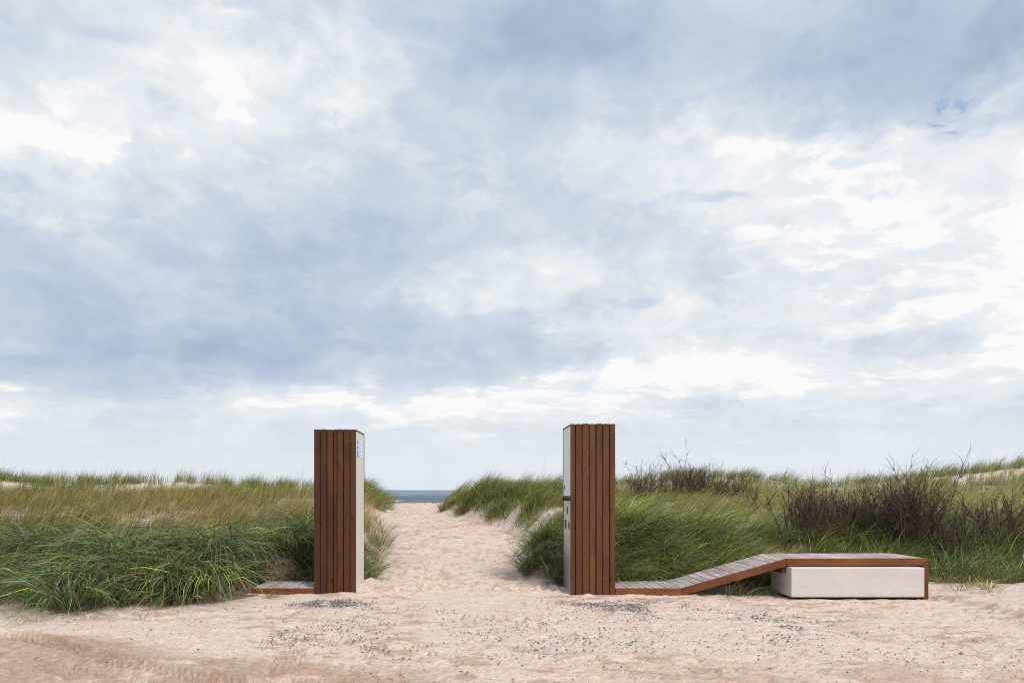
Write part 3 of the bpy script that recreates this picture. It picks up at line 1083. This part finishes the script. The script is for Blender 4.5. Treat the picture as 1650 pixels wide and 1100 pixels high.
#            dark green blue olive gold straw brown
# drooping tussocks along the front of the left bank
B = Blades()
fn = lambda x, y: sst(2.7, 1.9, y - yfront(x)) * ((x < -3.5) | ((y > 11.0) & (x < -2.5))) * np.clip(.85 + 1.7 * fbm(x, y, 1.3, 2, 121), .08, 1)
x, y = clumps(11, -9.5, -2.4, 8.0, 12.6, fn)
grow(B, x, y, 150, .15, .68, .0098, 28, 138, TOWARD, .45, [3.2, 3.4, 3.6, 1.0, .2, .3, .3], C_STRAW, 4, .14, .07, clv=.38, clt=.38)
x, y = clumps(9, -9.5, -2.4, 8.0, 12.4, fn)
grow(B, x, y, 34, .16, .42, .007, 30, 115, TOWARD, .3, [4, 2.5, 2, .8, .2, .3, 1.2], C_STRAW, 3, .15, .12)
x, y = clumps(1.5, -9.5, -2.6, 8.8, 11.5, fn)
grow(B, x, y, 3, .2, .95, .007, 35, 60, 0.5, .7, [0, 0, 0, 0, .5, 5, .3], C_STRAW, 3, .3, .9)
n = 75
xx, yy = rng.uniform(-3.7, -1.75, n), rng.uniform(10.70, 12.1, n)
grow(B, xx, yy, 55, .12, .46, .0075, 24, 118, TOWARD, .4, [3, 3, 2, 1.6, .5, .8, 1.2], C_STRAW, 4, .2, .1)
xx, yy = rng.uniform(-3.8, -3.3, 16), rng.uniform(9.3, 10.7, 16)
grow(B, xx, yy, 80, .12, .40, .0095, 28, 130, -1.8, .4, [3.2, 3.4, 3, 1, .3, .5, .8], C_STRAW, 4, .15, .1)
x, y = clumps(20, -3.4, -1.5, 10.6, 13.6)
grow(B, x, y, 46, .12, .42, .006, 22, 95, -.4, .45, [3, 3, 1.5, 2, .6, .8, .8], C_STRAW, 3, .25, .1)
stuff(B, 'dune_grass', 'dark green drooping grass along the foot of the left dune')

# combed long grass right of the second post, behind bench, right end
B = Blades()
def moundw(x, y):
    k = np.clip(1.25 * gauss(x, y, 2.6, 11.6, 1.15, .9) + .5 * fbm(x, y, 1.0, 2, 131), 0, 1)[:, None]
    return k * np.array([[4.6, 3.0, 2.4, 1.0, .2, .3, .2]]) + (1 - k) * np.array([[.8, 3.6, .8, 4.2, 1.6, .5, .1]])


fn = lambda x, y: ((x > 1.9) & (x < 4.9)) * sst(13.9, 13.1, y + .25 * (x - 3.0))
x, y = clumps(26, 1.9, 5.2, 10.6, 14.2, fn)
grow(B, x, y, 34, .12, .34, .0075, 22, 95, -1.0, .4, [5, 3.4, 1.5, 1.2, .3, .3, .6], C_OLIVE, 3, .2, .05)
x, y = clumps(19, 1.9, 5.2, 10.6, 14.2, fn)
grow(B, x, y, 66, .12, .66, .0075, 38, 108, -.45, .52, moundw, C_OLIVE, 4, .35, .06)
fn = lambda x, y: ((x > 4.0) & (x < 6.9)) * (y < 13.2)
x, y = clumps(26, 4.0, 6.9, 10.6, 13.3, fn)
grow(B, x, y, 46, .11, .44, .006, 24, 84, -.2, .55, [1.8, 4.8, 1, 3.4, .8, .4, .3], C_OLIVE, 3, .25, .06)
fn = lambda x, y: (x > 6.62) * (y < 13.6)
x, y = clumps(17, 6.6, 13.5, 10.3, 13.7, fn)
grow(B, x, y, 55, .12, .58, .0068, 22, 84, 0.0, .45, [4.5, 4.2, 1.2, 1.4, .3, .4, .3], C_OLIVE, 4, .2, .05)
fn = lambda x, y: ((x > .5) & (x < 2.2)) * (y < 13.6)
x, y = clumps(26, .5, 2.2, 10.1, 13.6, fn)
grow(B, x, y, 62, .11, .46, .0068, 28, 108, -.9, .4, [3.5, 4, 2.2, 1.4, .3, .4, .3], C_STRAW, 4, .15, .06)
stuff(B, 'dune_grass', 'long wind-combed green grass around and behind the boardwalk bench')


def midw(x, y):
    n = fbm(x, y, .5, 3, 55)
    band = sst(13.3, 15.5, y) * sst(22.5, 19, y)
    gl = np.clip(.22 + 1.1 * n + .50 * band * (x < 0) + .08 * band - .4 * sst(22, 23.5, y), 0, 1)
    W = np.zeros((len(x), 7))
    g = 1 - gl
    W[:, 0] = 1.6 * g * g
    W[:, 1] = 3.6 * g
    W[:, 2] = .6 * g
    W[:, 3] = 3.2 * (.35 + g)
    W[:, 4] = .4 + 4.4 * gl
    W[:, 5] = .25 + 1.3 * gl
    W[:, 6] = .25 + .9 * gl * (x < 0)
    W[:, 0] *= np.where(x > 0, .45, 1)
    W[:, 3] *= np.where(x > 0, 1.5, 1.1)
    return W


# slopes behind
B = Blades()
fn = lambda x, y: sst(1.6, 2.4, y - yfront(x))
x, y = clumps(13, -18, -1, 10.2, 18, fn)
grow(B, x, y, 44, .15, .42, .0058, 20, 62, 0.1, .6, midw, C_GOLD, 3, .3, .07)
x, y = clumps(9.5, -21, -1, 18, 24.6)
grow(B, x, y, 40, .18, .42, .0075, 16, 50, 0.1, .55, midw, C_GOLD, 2, .3, .07)
stuff(B, 'meadow_grass', 'olive and golden dune grass on the slope left of the path')
B = Blades()
fn = lambda x, y: sst(12.2, 12.8, y)
x, y = clumps(14, .6, 18, 12.2, 18, fn)
grow(B, x, y, 44, .15, .46, .0058, 28, 80, -.05, .78, midw, C_GOLD, 3, .3, .06)
x, y = clumps(9.5, -1, 24, 18, 24.6)
grow(B, x, y, 40, .18, .44, .0075, 18, 60, 0.0, .65, midw, C_GOLD, 2, .3, .06)
stuff(B, 'meadow_grass', 'golden green dune grass on the slope behind the bench')

# humps either side of the gap and the ridge line
B = Blades()
hB = lambda x, y: np.clip(3.2 * gauss(x, y, 1.0, 20.5, 2.5, 2.9) - .3, 0, 1) * (x > XR(y) - .2)
x, y = clumps(24, -1.4, 5, 17.6, 26, hB)
grow(B, x, y, 46, .16, .50, .0085, 28, 92, -.6, .45, [3.5, 4, 1.2, 2.4, 1, .3, .2], C_GOLD, 3, .25, .03)
hL = lambda x, y: np.clip(1.6 * gauss(x, y, -4.0, 24.3, 1.5, 2.2) - .15, 0, 1)
x, y = clumps(16, -7, -2.2, 21, 28, hL)
grow(B, x, y, 44, .15, .55, .0085, 30, 85, .3, .6, [3, 4, 1, 2.6, 1.2, .3, .2], C_GOLD, 3, .25, .03)
stuff(B, 'hump_grass', 'thick wind-bent grass on the humps flanking the gap to the sea')
B = Blades()
rw = [3.2, 3.6, .8, 2.6, .9, .5, .2]
x, y = clumps(9, -24, -1.5, 24.6, 28.6)
grow(B, x, y, 34, .16, .46, .0095, 14, 42, 0.2, .5, rw, C_GOLD, 2, .2, .05)
x, y = clumps(9, -1, 28, 24.6, 28.8)
grow(B, x, y, 34, .16, .50, .0095, 20, 58, 0.1, .7, rw, C_GOLD, 2, .2, .05)
x, y = clumps(.9, -24, 28, 24.6, 28.4)
grow(B, x, y, 3, .2, .85, .006, 8, 25, 0.1, .6, [0, 0, 0, 1, 3, 2, 2], C_BROWN, 2, .4, .2)
# sparse upright shoots on the bare faces
n = 1500
xx = rng.uniform(-21, 25, n)
yy = rng.uniform(21.6, 26.4, n)
k = (np.abs(xx) > 4.5) & (xx > -.8 * yy) & (rng.random(n) < .75) & (xx < .92 * yy)
grow(B, xx[k], yy[k], 9, .06, .42, .009, 10, 35, 0.1, .5, [3, 4, 1, 2.4, .8, .8, .3], C_GOLD, 2, .2, .08)
stuff(B, 'ridge_grass', 'upright tufted grass along the dune ridge against the sky')


# single tufts that stand alone in the sand
def tuft(xc, yc, nb, L, rad, label, t0=24, t1=95, wind=0.2, kw=.4, group=None, w=.0065, weights=(3, 4, 1.4, 1.6, .4, .7, .3), dead=.08):
    B = Blades()
    grow(B, np.array([xc]), np.array([yc]), nb, rad, L, w, t0, t1, wind, kw, list(weights), C_STRAW, 4, .2, dead, clv=.01, free=True)
    o = mesh_obj('grass_tuft', B.build('grass_tuft'), M_GRASS)
    o.data.transform(__import__('mathutils').Matrix.Translation((-xc, -yc, 0)))
    o.location = (xc, yc, 0)
    return tag(o, label, 'grass tuft', group)


def at(px, py):
    """ground point under a photograph pixel"""
    lo, hi = 4.0, 28.0
    for d in np.linspace(4, 28, 1200):
        z = 1.5 - (py - PY0) * d / F_PX
        if z <= float(H(np.array((px - PX0) * d / F_PX), np.array(d))):
            return (px - PX0) * d / F_PX, d
    return (px - PX0) * 28 / F_PX, 28


GP = 'tufts up the sandy left side of the path'
LP = 'loose green tuft in the sand bank left of the path'
tuft(-1.62, 11.0, 150, .50, .14, 'dark leaning tuft against the back corner of the poster pylon', 22, 105, -.2, .5)
for px, py, nb, L in ((604, 903, 80, .42), (612, 884, 80, .46), (600, 878, 90, .44), (622, 878, 60, .42), (595, 858, 60, .4), (618, 860, 70, .5), (607, 842, 40, .36), (596, 893, 60, .4)):
    x, y = at(px, py)
    tuft(x, y, nb, L, .13, LP, 24, 80, .1, .5, GP, weights=(2, 4, 1, 2.4, .8, 1, .3))
GR = 'small tufts in the sand between the humps'
for px, py, nb, L in ((805, 848, 16, .28), (838, 868, 34, .36), (848, 852, 44, .42), (858, 880, 50, .4), (828, 877, 18, .3), (870, 848, 26, .38), (880, 862, 60, .42)):
    x, y = at(px, py)
    tuft(x, y, nb, L, .12, 'small tuft in the sand between the humps right of the path', 26, 90, .3, .4, GR)
GB = 'low tufts in the sand beyond the bench'
for px, py, nb, L in ((1514, 938, 40, .34), (1528, 940, 50, .40), (1548, 936, 60, .42), (1562, 944, 50, .36), (1590, 948, 50, .34), (1545, 953, 24, .28), (1576, 936, 30, .4), (1600, 953, 16, .3), (1624, 938, 30, .36)):
    x, y = at(px, py)
    tuft(x, y, nb, L, .10, 'low sprawling tuft in the sand beyond the bench end', 45, 100, .2, .2, GB, weights=(2, 3, 1, 2, .8, 2, .5), dead=.2)
tuft(3.72, 9.77, 14, .40, .03, 'pale thin tuft sprouting in front of the ramp', 12, 60, .2, .3, weights=(1, 2, 1, 2, 1, 2, .2), dead=.3)
tuft(4.02, 10.02, 46, .42, .12, 'broad-bladed tuft growing under the ramp', 40, 95, -.8, .5)
tuft(4.28, 10.1, 34, .50, .10, 'dark arching tuft beside the block under the ramp', 30, 105, -1.0, .5)
tuft(-2.85, 9.45, 30, .36, .08, 'tuft lying on the sand before the low deck', 60, 95, .1, .8)
tuft(-2.45, 10.70, 60, .36, .09, 'green tuft overhanging the back edge of the low deck', 25, 100, -1.4, .5)
tuft(6.64, 9.72, 6, .10, .02, 'tiny green sprig at the foot of the bench end', 30, 80)
GF = 'sprigs on the sand in front of the left bank'
for px, py, nb, L in ((28, 996, 10, .18), (62, 1000, 6, .2), (118, 990, 14, .2), (142, 996, 5, .16), (20, 990, 8, .2), (285, 990, 8, .2), (372, 984, 10, .2), (230, 994, 6, .18)):
    x, y = at(px, py)
    tuft(x, y, nb, L, .06, 'thin sprig on the sand in front of the left bank', 50, 95, -.5, .3, GF, w=.005)


# ------------------------------------------------------------------ bare shrubs
def mat_bark():
    m, T, p, out = mat('grey_brown_bark')
    pos = T.n('ShaderNodeTexCoord').outputs['Object']
    r_ = T.n('ShaderNodeObjectInfo').outputs['Random']
    n_ = T.noise(pos, 18, 5, .65).outputs[0]
    c = T.mix(n_, (.060, .033, .021), (.155, .092, .062))
    c = T.mix(T.math('MULTIPLY', r_, .4), c, (.080, .052, .042))
    T.link(c, p.inputs['Base Color'])
    p.inputs['Roughness'].default_value = .8
    T.link(T.bump(n_, .5, .004), p.inputs['Normal'])
    return m


M_BARK = mat_bark()


class Tubes:
    def __init__(self):
        self.V, self.F = [], []

    def add(self, pts, rad, sides):
        up = np.array((.3, .2, .9))
        rings = []
        for i, p in enumerate(pts):
            d = pts[min(i + 1, len(pts) - 1)] - pts[max(i - 1, 0)]
            d = d / (np.linalg.norm(d) + 1e-9)
            u = np.cross(d, (0.6, 0.8, 0.1))
            u /= np.linalg.norm(u) + 1e-9
            v = np.cross(d, u)
            b = len(self.V)
            for k in range(sides):
                a = 2 * math.pi * k / sides
                self.V.append(p + rad[i] * (math.cos(a) * u + math.sin(a) * v))
            rings.append(b)
        for r0, r1 in zip(rings[:-1], rings[1:]):
            for k in range(sides):
                k2 = (k + 1) % sides
                self.F.append((r0 + k, r0 + k2, r1 + k2, r1 + k))

    def build(self, name):
        q = np.array(self.F).ravel()
        return raw_mesh(name, np.array(self.V), q, np.arange(0, len(q), 4))


def shrub(x, y, h, nst, label, group, wid=.35, dense=1.0, twh=.0, r0=.016, seed=0, fork=.55, cat='shrub'):
    rs = np.random.default_rng(seed)
    z = float(H(np.array(x), np.array(y))) - .04
    root = empty('bare_shrub', (x, y, z), label, cat, group)
    tw = Tubes()
    o0 = np.array((x, y, z))

    def line(p, d, L, n, wob, lift):
        pts = [p]
        for i in range(n):
            d = d + rs.normal(0, wob, 3) + np.array((0, 0, lift))
            d = d / np.linalg.norm(d)
            pts.append(pts[-1] + d * L / n)
        return pts, d

    for s in range(nst):
        st = Tubes()
        a = rs.uniform(0, 2 * math.pi)
        lean = rs.uniform(.05, 1.0) * fork
        d = np.array((math.cos(a) * lean, math.sin(a) * lean * .7, 1.0))
        d /= np.linalg.norm(d)
        p = o0 + np.array((rs.normal(0, wid * .45), rs.normal(0, wid * .3), 0))
        L = h * rs.uniform(.6, .95)
        pts, de = line(p, d, L, 6, .13, .02)
        r = r0 * rs.uniform(.6, 1.15)
        st.add(pts, [r * (1 - .62 * i / 6) for i in range(7)], 5)
        nb = max(1, int(round(rs.uniform(3, 6) * dense)))
        for b in range(nb):
            i = rs.integers(1, 6)
            aa = rs.uniform(0, 2 * math.pi)
            dd = (pts[i + 1] - pts[i])
            dd = dd / np.linalg.norm(dd) + .75 * np.array((math.cos(aa), math.sin(aa) * .8, .15))
            dd /= np.linalg.norm(dd)
            LB = h * rs.uniform(.2, .45)
            bp, bd = line(pts[i], dd, LB, 4, .18, .10)
            rb = r * .5
            st.add(bp, [rb * (1 - .6 * i / 4) for i in range(5)], 4)
            for t in range(int(round(rs.uniform(3, 8) * dense))):
                j = rs.integers(1, 5)
                aa = rs.uniform(0, 2 * math.pi)
                td = bd + .9 * np.array((math.cos(aa), math.sin(aa), .25))
                td /= np.linalg.norm(td)
                tp, tdd = line(bp[j], td, h * rs.uniform(.08, .26), 3, .22, .10)
                tw.add(tp, [.0042, .0034, .0026, .0015], 3)
        for t in range(int(5 * dense)):
            j = rs.integers(2, 7)
            aa = rs.uniform(0, 2 * math.pi)
            td = de + .8 * np.array((math.cos(aa), math.sin(aa), .3))
            td /= np.linalg.norm(td)
            tp, tdd = line(pts[j], td, h * rs.uniform(.1, .3), 4, .2, .1)
            tw.add(tp, [.005, .004, .0032, .0024, .0014], 3)
        me = st.build('stem')
        me.transform(__import__('mathutils').Matrix.Translation((-x, -y, -z)))
        mesh_obj('stem', me, M_BARK, root, (x, y, z))
    # tall thin leaders
    if twh > 0:
        for t in range(4):
            aa = rs.uniform(0, 2 * math.pi)
            p = o0 + np.array((rs.normal(0, .1), rs.normal(0, .1), 0))
            st = Tubes()
            tp, td = line(p, np.array((rs.normal(.1, .3), rs.normal(0, .15), 1)), h + twh * rs.uniform(.6, 1), 10, .10, .03)
            st.add(tp, list(np.linspace(.011, .0016, 11)), 4)
            me = st.build('stem')
            me.transform(__import__('mathutils').Matrix.Translation((-x, -y, -z)))
            mesh_obj('stem', me, M_BARK, root, (x, y, z))
            for q in range(12):
                i = rs.integers(5, 11)
                tq, _ = line(tp[i], td + np.array((rs.normal(0, .7), rs.normal(0, .4), .1)), rs.uniform(.1, .35), 3, .2, .05)
                tw.add(tq, [.004, .003, .0022, .0014], 3)
    if tw.V:
        me = tw.build('twigs')
        me.transform(__import__('mathutils').Matrix.Translation((-x, -y, -z)))
        t_ = mesh_obj('twigs', me, M_BARK, root, (x, y, z))
        t_['kind'] = 'stuff'
    return root


G1, G2, G3 = 'bare shrubs on the far slope', 'bare shrubs behind the bench', 'open forked shrubs beyond the bench'
far_lab = 'low dense bare shrub on the slope behind the second pylon'
for i, (px, d, h, nst, twh) in enumerate(((1030, 18.8, .85, 14, .35), (1047, 18.4, .80, 14, .25), (1086, 18.6, .85, 14, .2), (1104, 18.2, 1.0, 16, .7), (1128, 18.4, .95, 15, .2), (1148, 18.0, .75, 13, .1), (1172, 17.6, .72, 12, .1), (1192, 17.4, .68, 11, .15))):
    shrub((px - PX0) * d / F_PX, d, h, nst, far_lab, G1, .45, .8, twh, .014, 100 + i, .5)
shrub((1222 - PX0) * 15.6 / F_PX, 15.6, .62, 7, 'spiky low shrub standing alone in golden grass before the far shrubs', G1, .3, .8, 0, .015, 131, .9)
for i, (px, d, h, nst, twh, dn, lab) in enumerate((
        (1283, 12.3, 1.15, 5, 0, .5, 'thin upright-stemmed shrub at the ramp end of the bare thicket'),
        (1306, 12.7, 1.0, 15, .15, 1.0, None), (1332, 12.4, 1.0, 16, .6, 1.0, None), (1362, 12.8, .95, 16, .15, 1.0, None), (1392, 12.5, .95, 15, .25, 1.0, None),
        (1422, 12.8, 1.08, 15, .15, 1.0, None), (1446, 12.3, 1.3, 16, .55, 1.0, None),
        (1474, 12.1, 1.48, 18, .62, 1.0, 'tallest bare shrub of the thicket with long twigs against the sky'),
        (1494, 11.9, 1.3, 13, .3, .9, None))):
    shrub((px - PX0) * d / F_PX, d, h, nst, lab or 'dense dark bare shrub in the thicket behind the bench', G2, .34, dn, twh, .015, 200 + i, .42)
for i, (px, d, h, nst) in enumerate(((1518, 11.8, 1.25, 4), (1533, 12.0, 1.3, 4), (1556, 11.8, 1.35, 4), (1592, 12.0, 1.3, 5), (1612, 12.3, 1.2, 5), (1640, 12.0, 1.35, 6), (1662, 12.3, 1.3, 6), (1690, 12.2, 1.3, 6))):
    shrub((px - PX0) * d / F_PX, d, h, nst, 'open forked bare shrub in green grass beyond the bench end', G3, .2, .6, 0, .025, 300 + i, .62)


# ------------------------------------------------------------------ stones and litter on the sand
def mat_stone():
    m, T, p, out = mat('grey_stone')
    at = T.n('ShaderNodeAttribute', attribute_name='tint')
    T.link(at.outputs['Color'], p.inputs['Base Color'])
    p.inputs['Roughness'].default_value = .75
    return m


def stones(name, label, X, Y, size, cols, zs=.55, cat='gravel'):
    N = len(X)
    O = np.array([(1, 0, 0), (-1, 0, 0), (0, 1, 0), (0, -1, 0), (0, 0, 1), (0, 0, -1)], float)
    Fc = np.array([(0, 2, 4), (2, 1, 4), (1, 3, 4), (3, 0, 4), (2, 0, 5), (1, 2, 5), (3, 1, 5), (0, 3, 5)])
    a = rng.uniform(0, 2 * np.pi, N)
    sx = size * rng.uniform(.7, 1.4, N)
    sy = size * rng.uniform(.6, 1.1, N)
    sz = size * zs * rng.uniform(.7, 1.2, N)
    J = rng.uniform(.7, 1.3, (N, 6, 1))
    P = O[None] * J
    px, py, pz = P[..., 0] * sx[:, None], P[..., 1] * sy[:, None], P[..., 2] * sz[:, None]
    V = np.stack([px * np.cos(a)[:, None] - py * np.sin(a)[:, None] + X[:, None],
                  px * np.sin(a)[:, None] + py * np.cos(a)[:, None] + Y[:, None],
                  pz + (H(X, Y) + sz * .15 + .003)[:, None]], -1).reshape(-1, 3)
    L = ((np.arange(N) * 6)[:, None, None] + Fc[None]).ravel()
    C = np.repeat(cols, 6, 0)
    me = raw_mesh(name, V, L, np.arange(0, len(L), 3), C, smooth=False)
    o = mesh_obj(name, me, M_STONE)
    return tag(o, label, cat, kind='stuff')


M_STONE = mat_stone()


def frompx(px, py):
    d = 1.5 * F_PX / (py - PY0)
    return (px - PX0) * d / F_PX, d


def gravel():
    X, Y, S = [], [], []

    def blob(px, py, sx, sy, n, smin=.004, smax=.014):
        n = int(n * 2.0)
        qx = rng.normal(px, sx, n)
        qy = rng.normal(py, sy, n)
        k = (qy > 962) & (qy < 1110)
        x, y = frompx(qx[k], qy[k])
        X.append(x)
        Y.append(y)
        S.append(smin + (smax - smin) * rng.random(k.sum()) ** 3.2)
    blob(540, 971, 24, 3.0, 620, .005, .016)
    blob(500, 973, 26, 2.5, 260)
    blob(575, 972, 22, 4, 160)
    blob(480, 1000, 70, 14, 420)
    blob(610, 1000, 70, 16, 300)
    blob(470, 1030, 30, 8, 110)
    blob(600, 1040, 40, 10, 130)
    blob(760, 1020, 120, 20, 520)
    blob(955, 971, 26, 3.2, 300, .005, .015)
    blob(995, 973, 36, 4.0, 330, .005, .015)
    blob(1035, 977, 40, 5, 520)
    blob(1090, 986, 50, 7, 480)
    blob(1150, 996, 60, 8, 560)
    blob(1230, 1004, 55, 8, 620)
    blob(1290, 1012, 50, 9, 380)
    blob(1000, 1015, 150, 18, 900)
    blob(1250, 1030, 130, 16, 420)
    blob(1480, 1000, 90, 16, 160)
    blob(1500, 1050, 130, 22, 180)
    blob(300, 1010, 120, 16, 160)
    blob(825, 1050, 330, 26, 500)
    x, y, s = np.concatenate(X), np.concatenate(Y), np.concatenate(S)
    k = ~solid(x, y, .02) & (y < 9.9)
    x, y, s = x[k], y[k], s[k]
    N = len(x)
    g = rng.random(N)
    base = np.array((.125, .122, .128))[None] * rng.lognormal(0, .5, N)[:, None]
    w = g > .86
    base[w] = np.array((.38, .36, .36)) * rng.uniform(.6, 1.2, w.sum())[:, None]
    r = (g > .72) & (g < .80)
    base[r] = np.array((.22, .12, .08)) * rng.uniform(.6, 1.2, r.sum())[:, None]
    stones('gravel', 'scattered dark grey gravel on the sand before the pylons and bench', x, y, s, np.clip(base, 0, .6))


gravel()


def litter():
    """bits of dry stalk and weed"""
    B = Blades()
    n = 900
    y = rng.uniform(5.2, 24, n)
    x = np.where(y < 10, rng.uniform(-.75, .85, n) * y, XL(y) + (XR(y) - XL(y)) * rng.random(n))
    k = ~solid(x, y, .05) & ((y < yfront(x) + .1) | ((x > XL(y)) & (x < XR(y))))
    x, y = x[k], y[k]
    N = len(x)
    z = H(x, y) + .012
    c = np.where(rng.random((N, 1)) < .5, C_BROWN * .8, C_STRAW * .6) * rng.uniform(.5, 1.2, (N, 1))
    B.add(np.stack([x, y, z], -1), rng.uniform(0, 6.28, N), rng.uniform(.03, .12, N), rng.uniform(.004, .010, N), np.full(N, 1.35), np.full(N, 1.7), c, c, 2)
    o = mesh_obj('plant_litter', B.build('plant_litter'), M_GRASS)
    tag(o, 'brown bits of stalk and weed strewn over the sand', 'litter', kind='stuff')


litter()


def scrap():
    bm = bmesh.new()
    bmesh.ops.create_icosphere(bm, subdivisions=2, radius=.022)
    rs = random.Random(4)
    for v in bm.verts:
        v.co *= rs.uniform(.55, 1.2)
        v.co.z *= .45
    me = bpy.data.meshes.new('plastic_scrap')
    bm.to_mesh(me)
    bm.free()
    x, y = frompx(1232, 1003)
    m = mat_plain('blue_plastic', (.16, .25, .52), .4)
    o = mesh_obj('plastic_scrap', me, m, None, (x, y, float(H(np.array(x), np.array(y))) + .008))
    tag(o, 'crumpled scrap of blue plastic among the gravel', 'litter')


scrap()

# rows of look-alikes: each says its turn counted from something one can find
ORD = ['first', 'second', 'third', 'fourth', 'fifth', 'sixth', 'seventh', 'eighth', 'ninth', 'tenth']


def turns(group, text, key, only=None):
    row = [o for o in bpy.data.objects if o.get('group') == group and (only is None or o['label'] == only)]
    for i, o in enumerate(sorted(row, key=key)):
        o['label'] = text % ORD[i]


turns(G1, 'low dense bare shrub on the far slope, %s counted from the steel-sided pylon', lambda o: o.location.x / o.location.y, far_lab)
turns(G2, 'dense dark shrub in the bare thicket behind the bench, %s from its ramp end', lambda o: o.location.x / o.location.y, 'dense dark bare shrub in the thicket behind the bench')
turns(G3, 'open forked bare shrub in green grass, %s counted out from the bench end', lambda o: o.location.x / o.location.y)
turns(GP, 'loose green tuft on the sand bank, %s up the path from the poster pylon', lambda o: o.location.y)
turns(GR, 'small tuft in the sand between the grassy humps, %s from the steel-sided pylon', lambda o: (o.location - kr.location).length)
turns(GB, 'low sprawling tuft in the sand, %s counted out from the bench end', lambda o: o.location.x)
turns(GF, 'thin sprig on the sand before the grassy bank, %s from the low deck', lambda o: -o.location.x)
